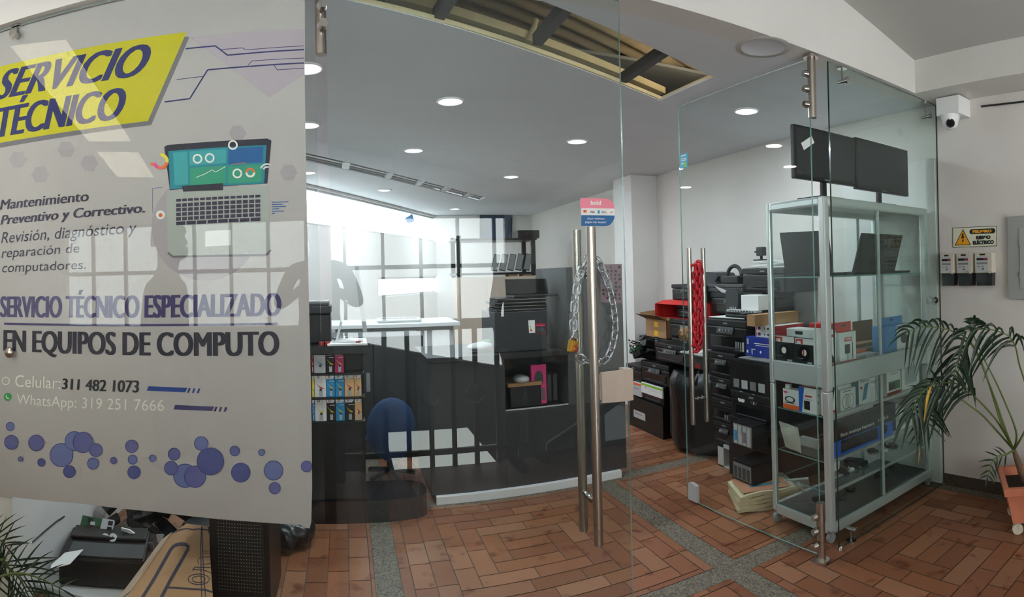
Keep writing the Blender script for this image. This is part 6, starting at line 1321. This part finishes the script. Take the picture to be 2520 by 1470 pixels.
# ================================================================ people on the landing, seen only as reflections
def skinmesh(name, verts, edges, root):
    """verts: (x, y, z, rx, ry)"""
    me = bpy.data.meshes.new(name); me.from_pydata([v[:3] for v in verts], edges, [])
    o = bpy.data.objects.new(name, me); COL.objects.link(o); md = o.modifiers.new('skin', 'SKIN')
    for i, v in enumerate(verts): d = me.skin_vertices[0].data[i]; d.radius = (v[3], v[4] if len(v) > 4 else v[3]); d.use_root = (i == root)
    o.modifiers.new('smooth', 'SUBSURF').levels = 2; o.modifiers['smooth'].render_levels = 2
    bpy.context.view_layer.update(); ev = o.evaluated_get(bpy.context.evaluated_depsgraph_get()); m2 = bpy.data.meshes.new_from_object(ev)
    vs = [v.co.copy() for v in m2.vertices]; fs = [list(p.vertices) for p in m2.polygons]
    bpy.data.objects.remove(o); bpy.data.meshes.remove(me); bpy.data.meshes.remove(m2); return vs, fs
def person(label, loc, yaw, scale, arms, top='cloth_k', legs='denim', hairm='hair', cap=None, mask=None, hold=None):
    R = Matrix.Translation(loc) @ Matrix.Rotation(yaw, 4, 'Z') @ Matrix.Scale(scale, 4)
    Vt = []; E = []
    def v(x, y, z, r, r2=None): Vt.append((x, y, z, r, r2 or r)); return len(Vt) - 1
    def chain(*ids):
        for a, b in zip(ids, ids[1:]): E.append((a, b))
    pel = v(0, 0, .96, .155, .115); wa = v(0, .005, 1.10, .14, .11); chs = v(0, .0, 1.30, .165, .12); up_ = v(0, -.01, 1.42, .13, .095); nb = v(0, -.01, 1.50, .062, .06); nk = v(0, .005, 1.56, .056, .058)
    h1 = v(0, .025, 1.63, .07, .08); h2 = v(0, .02, 1.70, .078, .095); h3 = v(0, .005, 1.77, .062, .075)
    chain(pel, wa, chs, up_, nb, nk, h1, h2, h3); ns = v(0, .125, 1.672, .013); br = v(0, .10, 1.70, .02); chain(h2, br, ns)
    for s_ in (-1, 1):
        hp_ = v(.09 * s_, 0, .88, .095); kn = v(.105 * s_, .02, .49, .06); an = v(.11 * s_, -.02, .09, .042); to = v(.125 * s_, .14, .04, .035); chain(pel, hp_, kn, an, to)
        (ex, ey, ez), (wx, wy, wz), hd = arms[0 if s_ < 0 else 1]; sh = v(.175 * s_, -.01, 1.425, .062); el = v(ex, ey, ez, .045); wr = v(wx, wy, wz, .028); chain(up_, sh, el, wr)
        e = V(hd).normalized(); pw = V((wx, wy, wz)); sd = e.cross(V((0, 0, 1) if abs(e.z) < .8 else (0, 1, 0))).normalized(); pm = pw + e * .05; p1 = v(*pm, .03, .018); chain(wr, p1); crl = sd.cross(e)
        for k, (o_, ln) in enumerate(((-.028, .062), (-.010, .075), (.010, .078), (.027, .068))):
            a = pm + e * .035 + sd * o_; b = a + e * ln * .5 + crl * .008; c_ = b + e * ln * .38 + crl * .022; i0 = v(*a, .0095); i1 = v(*b, .0085); i2 = v(*c_, .007); chain(p1, i0, i1, i2)
        a = pw + e * .03 + sd * -.035 * s_; b = a + e * .035 + sd * -.02 * s_ + crl * .012; i0 = v(*a, .011); i1 = v(*b, .009); chain(p1, i0, i1)
        ear = v(.083 * s_, .0, 1.675, .014, .008); chain(h2, ear)
    vs, fs = skinmesh('body_tmp', Vt, E, 0)
    t = thing('person', label, 'person', loc); mb = MB(); mb.T = R; mb.add(vs, fs, 0, True)
    hands = [V(arms[0][1]), V(arms[1][1])]
    for i, f in enumerate(fs):
        c = sum((vs[j] for j in f), V((0, 0, 0))) / len(f); m_ = 0
        if c.z > 1.515: m_ = 0
        elif min((c - h).length for h in hands) < .02 or any((c - h).dot(V(a[2]).normalized()) > 0 and (c - h).length < .2 and ((c - h) - V(a[2]).normalized() * (c - h).dot(V(a[2]).normalized())).length < .062 for h, a in zip(hands, arms)): m_ = 0
        elif c.z > .93: m_ = 1
        elif c.z > .07: m_ = 2
        else: m_ = 3
        mb.mi[i] = m_
    mb.build('body', ['skin', top, legs, 'black'], t)
    mb = MB(); mb.T = R; mb.add([q for q in []], [], 0)
    n = 16; vv = []; ff = []
    for i in range(7):
        a = PI / 2 * i / 6
        for j in range(n):
            b = 2 * PI * j / n; fr_ = .5 + .5 * math.sin(b); lo = -.05 + .085 * fr_ if not cap else .03
            vv.append((.092 * math.sin(a + .001) * math.cos(b), .008 + .110 * math.sin(a + .001) * math.sin(b), 1.728 + .108 * math.cos(a) + (lo - .012 if i == 6 else 0)))
    for i in range(6):
        for j in range(n): ff.append((i * n + j, (i + 1) * n + j, (i + 1) * n + (j + 1) % n, i * n + (j + 1) % n))
    mb.add(vv, ff, 0, True); mb.build('cap' if cap else 'hair', cap or hairm, t)
    if cap: mb = MB(); mb.T = R; mb.prism([(-.07, .09, 1.742), (-.05, .19, 1.73), (.05, .19, 1.73), (.07, .09, 1.742)], (0, 0, .008)); mb.build('cap_visor', cap, t)
    if mask: mb = MB(); mb.T = R; mb.ell((0, .055, 1.632), (.072, .072, .055), 16); mb.build('face_mask', mask, t)
    for s_ in (-1, 1):
        mb = MB(); mb.T = R; mb.ell((.033 * s_, .104, 1.692), (.013, .008, .008), 10); mb.build('eye', 'white', t)
    mb = MB(); mb.T = R; mb.ell((0, .10, 1.625), (.026, .01, .008), 10)
    if not mask: mb.build('mouth', 'red_d', t)
    return t
LOW = lambda s_: ((.25 * s_, -.02, 1.14), (.26 * s_, .07, .90), (0, .25, -1))
person('person taking the photograph, dark jacket and cap, mirrored beside the banner edge', (-.19, -.30, 0), 0, 1.07, (((-.27, .10, 1.19), (-.10, .27, 1.30), (.35, .6, .5)), ((.27, .10, 1.19), (.10, .27, 1.30), (-.35, .6, .5))), 'cloth_k', 'denim', cap='cloth_b')
person('person in dark clothes standing by the railing, mirrored in the glass door', (1.30, -.26, 0), -.5, 1.04, (LOW(-1), LOW(1)), 'cloth_k', 'denim')
person('person with green face mask and blue-grey shirt, mirrored over the banner', (-1.02, .66, 0), -1.45, 1.0, (LOW(-1), LOW(1)), 'cloth_b', 'denim', mask='mask')
# ================================================================ light, world, camera
def area(name, loc, size, power, col=(1, 1, 1), rot=(0, 0, 0), sy=None, shape='DISK'):
    l = bpy.data.lights.new(name, 'AREA'); l.shape = shape if sy is None else 'RECTANGLE'; l.size = size
    if sy: l.size_y = sy
    l.energy = power; l.color = col
    o = bpy.data.objects.new(name, l); COL.objects.link(o); o.location = loc; o.rotation_euler = rot; return o
for i, p in enumerate(LPOS): area('spotlight_lamp', (p.x, p.y, H - .014), .13, 9.0, (.84, .93, 1))
area('roof_fill_light', (1.72, 2.22, H + .085), .2, 5, (1, .86, .62), rot=(PI, 0, 0)); area('roof_fill_light', (2.15, 2.75, H + .085), .2, 4, (1, .86, .62), rot=(PI, 0, 0))  # unseen fill lights added above the ceiling to brighten the roof sheet
wd = bpy.data.worlds.new('World'); SC.world = wd; wd.use_nodes = True
bg = wd.node_tree.nodes['Background']; bg.inputs[0].default_value = (.85, .93, 1, 1); bg.inputs[1].default_value = .6
cam = bpy.data.cameras.new('camera'); cam.type = 'PANO'; cam.panorama_type = 'CENTRAL_CYLINDRICAL'
cam.central_cylindrical_range_u_min = -1260 / F; cam.central_cylindrical_range_u_max = 1260 / F
cam.central_cylindrical_range_v_min = -(1470 - CY) / F; cam.central_cylindrical_range_v_max = CY / F
cam.central_cylindrical_radius = 1.0; cam.clip_start = .02; cam.clip_end = 100
co = bpy.data.objects.new('camera', cam); COL.objects.link(co)
co.matrix_world = Matrix(((_r.x, _u.x, -_f.x, 0), (_r.y, _u.y, -_f.y, 0), (_r.z, _u.z, -_f.z, ZC), (0, 0, 0, 1)))
SC.camera = co
vs_ = SC.view_settings; vs_.view_transform = 'Standard'; vs_.look = 'None'; vs_.gamma = 1.0; vs_.use_curve_mapping = False; vs_.exposure = 0.45
cy = SC.cycles
cy.use_denoising = True; cy.use_adaptive_sampling = True; cy.adaptive_threshold = .15; cy.adaptive_min_samples = 12; cy.max_bounces = 8; cy.diffuse_bounces = 3; cy.glossy_bounces = 4; cy.transparent_max_bounces = 24; cy.transmission_bounces = 4
cy.caustics_reflective = False; cy.caustics_refractive = False; cy.sample_clamp_indirect = 6.0
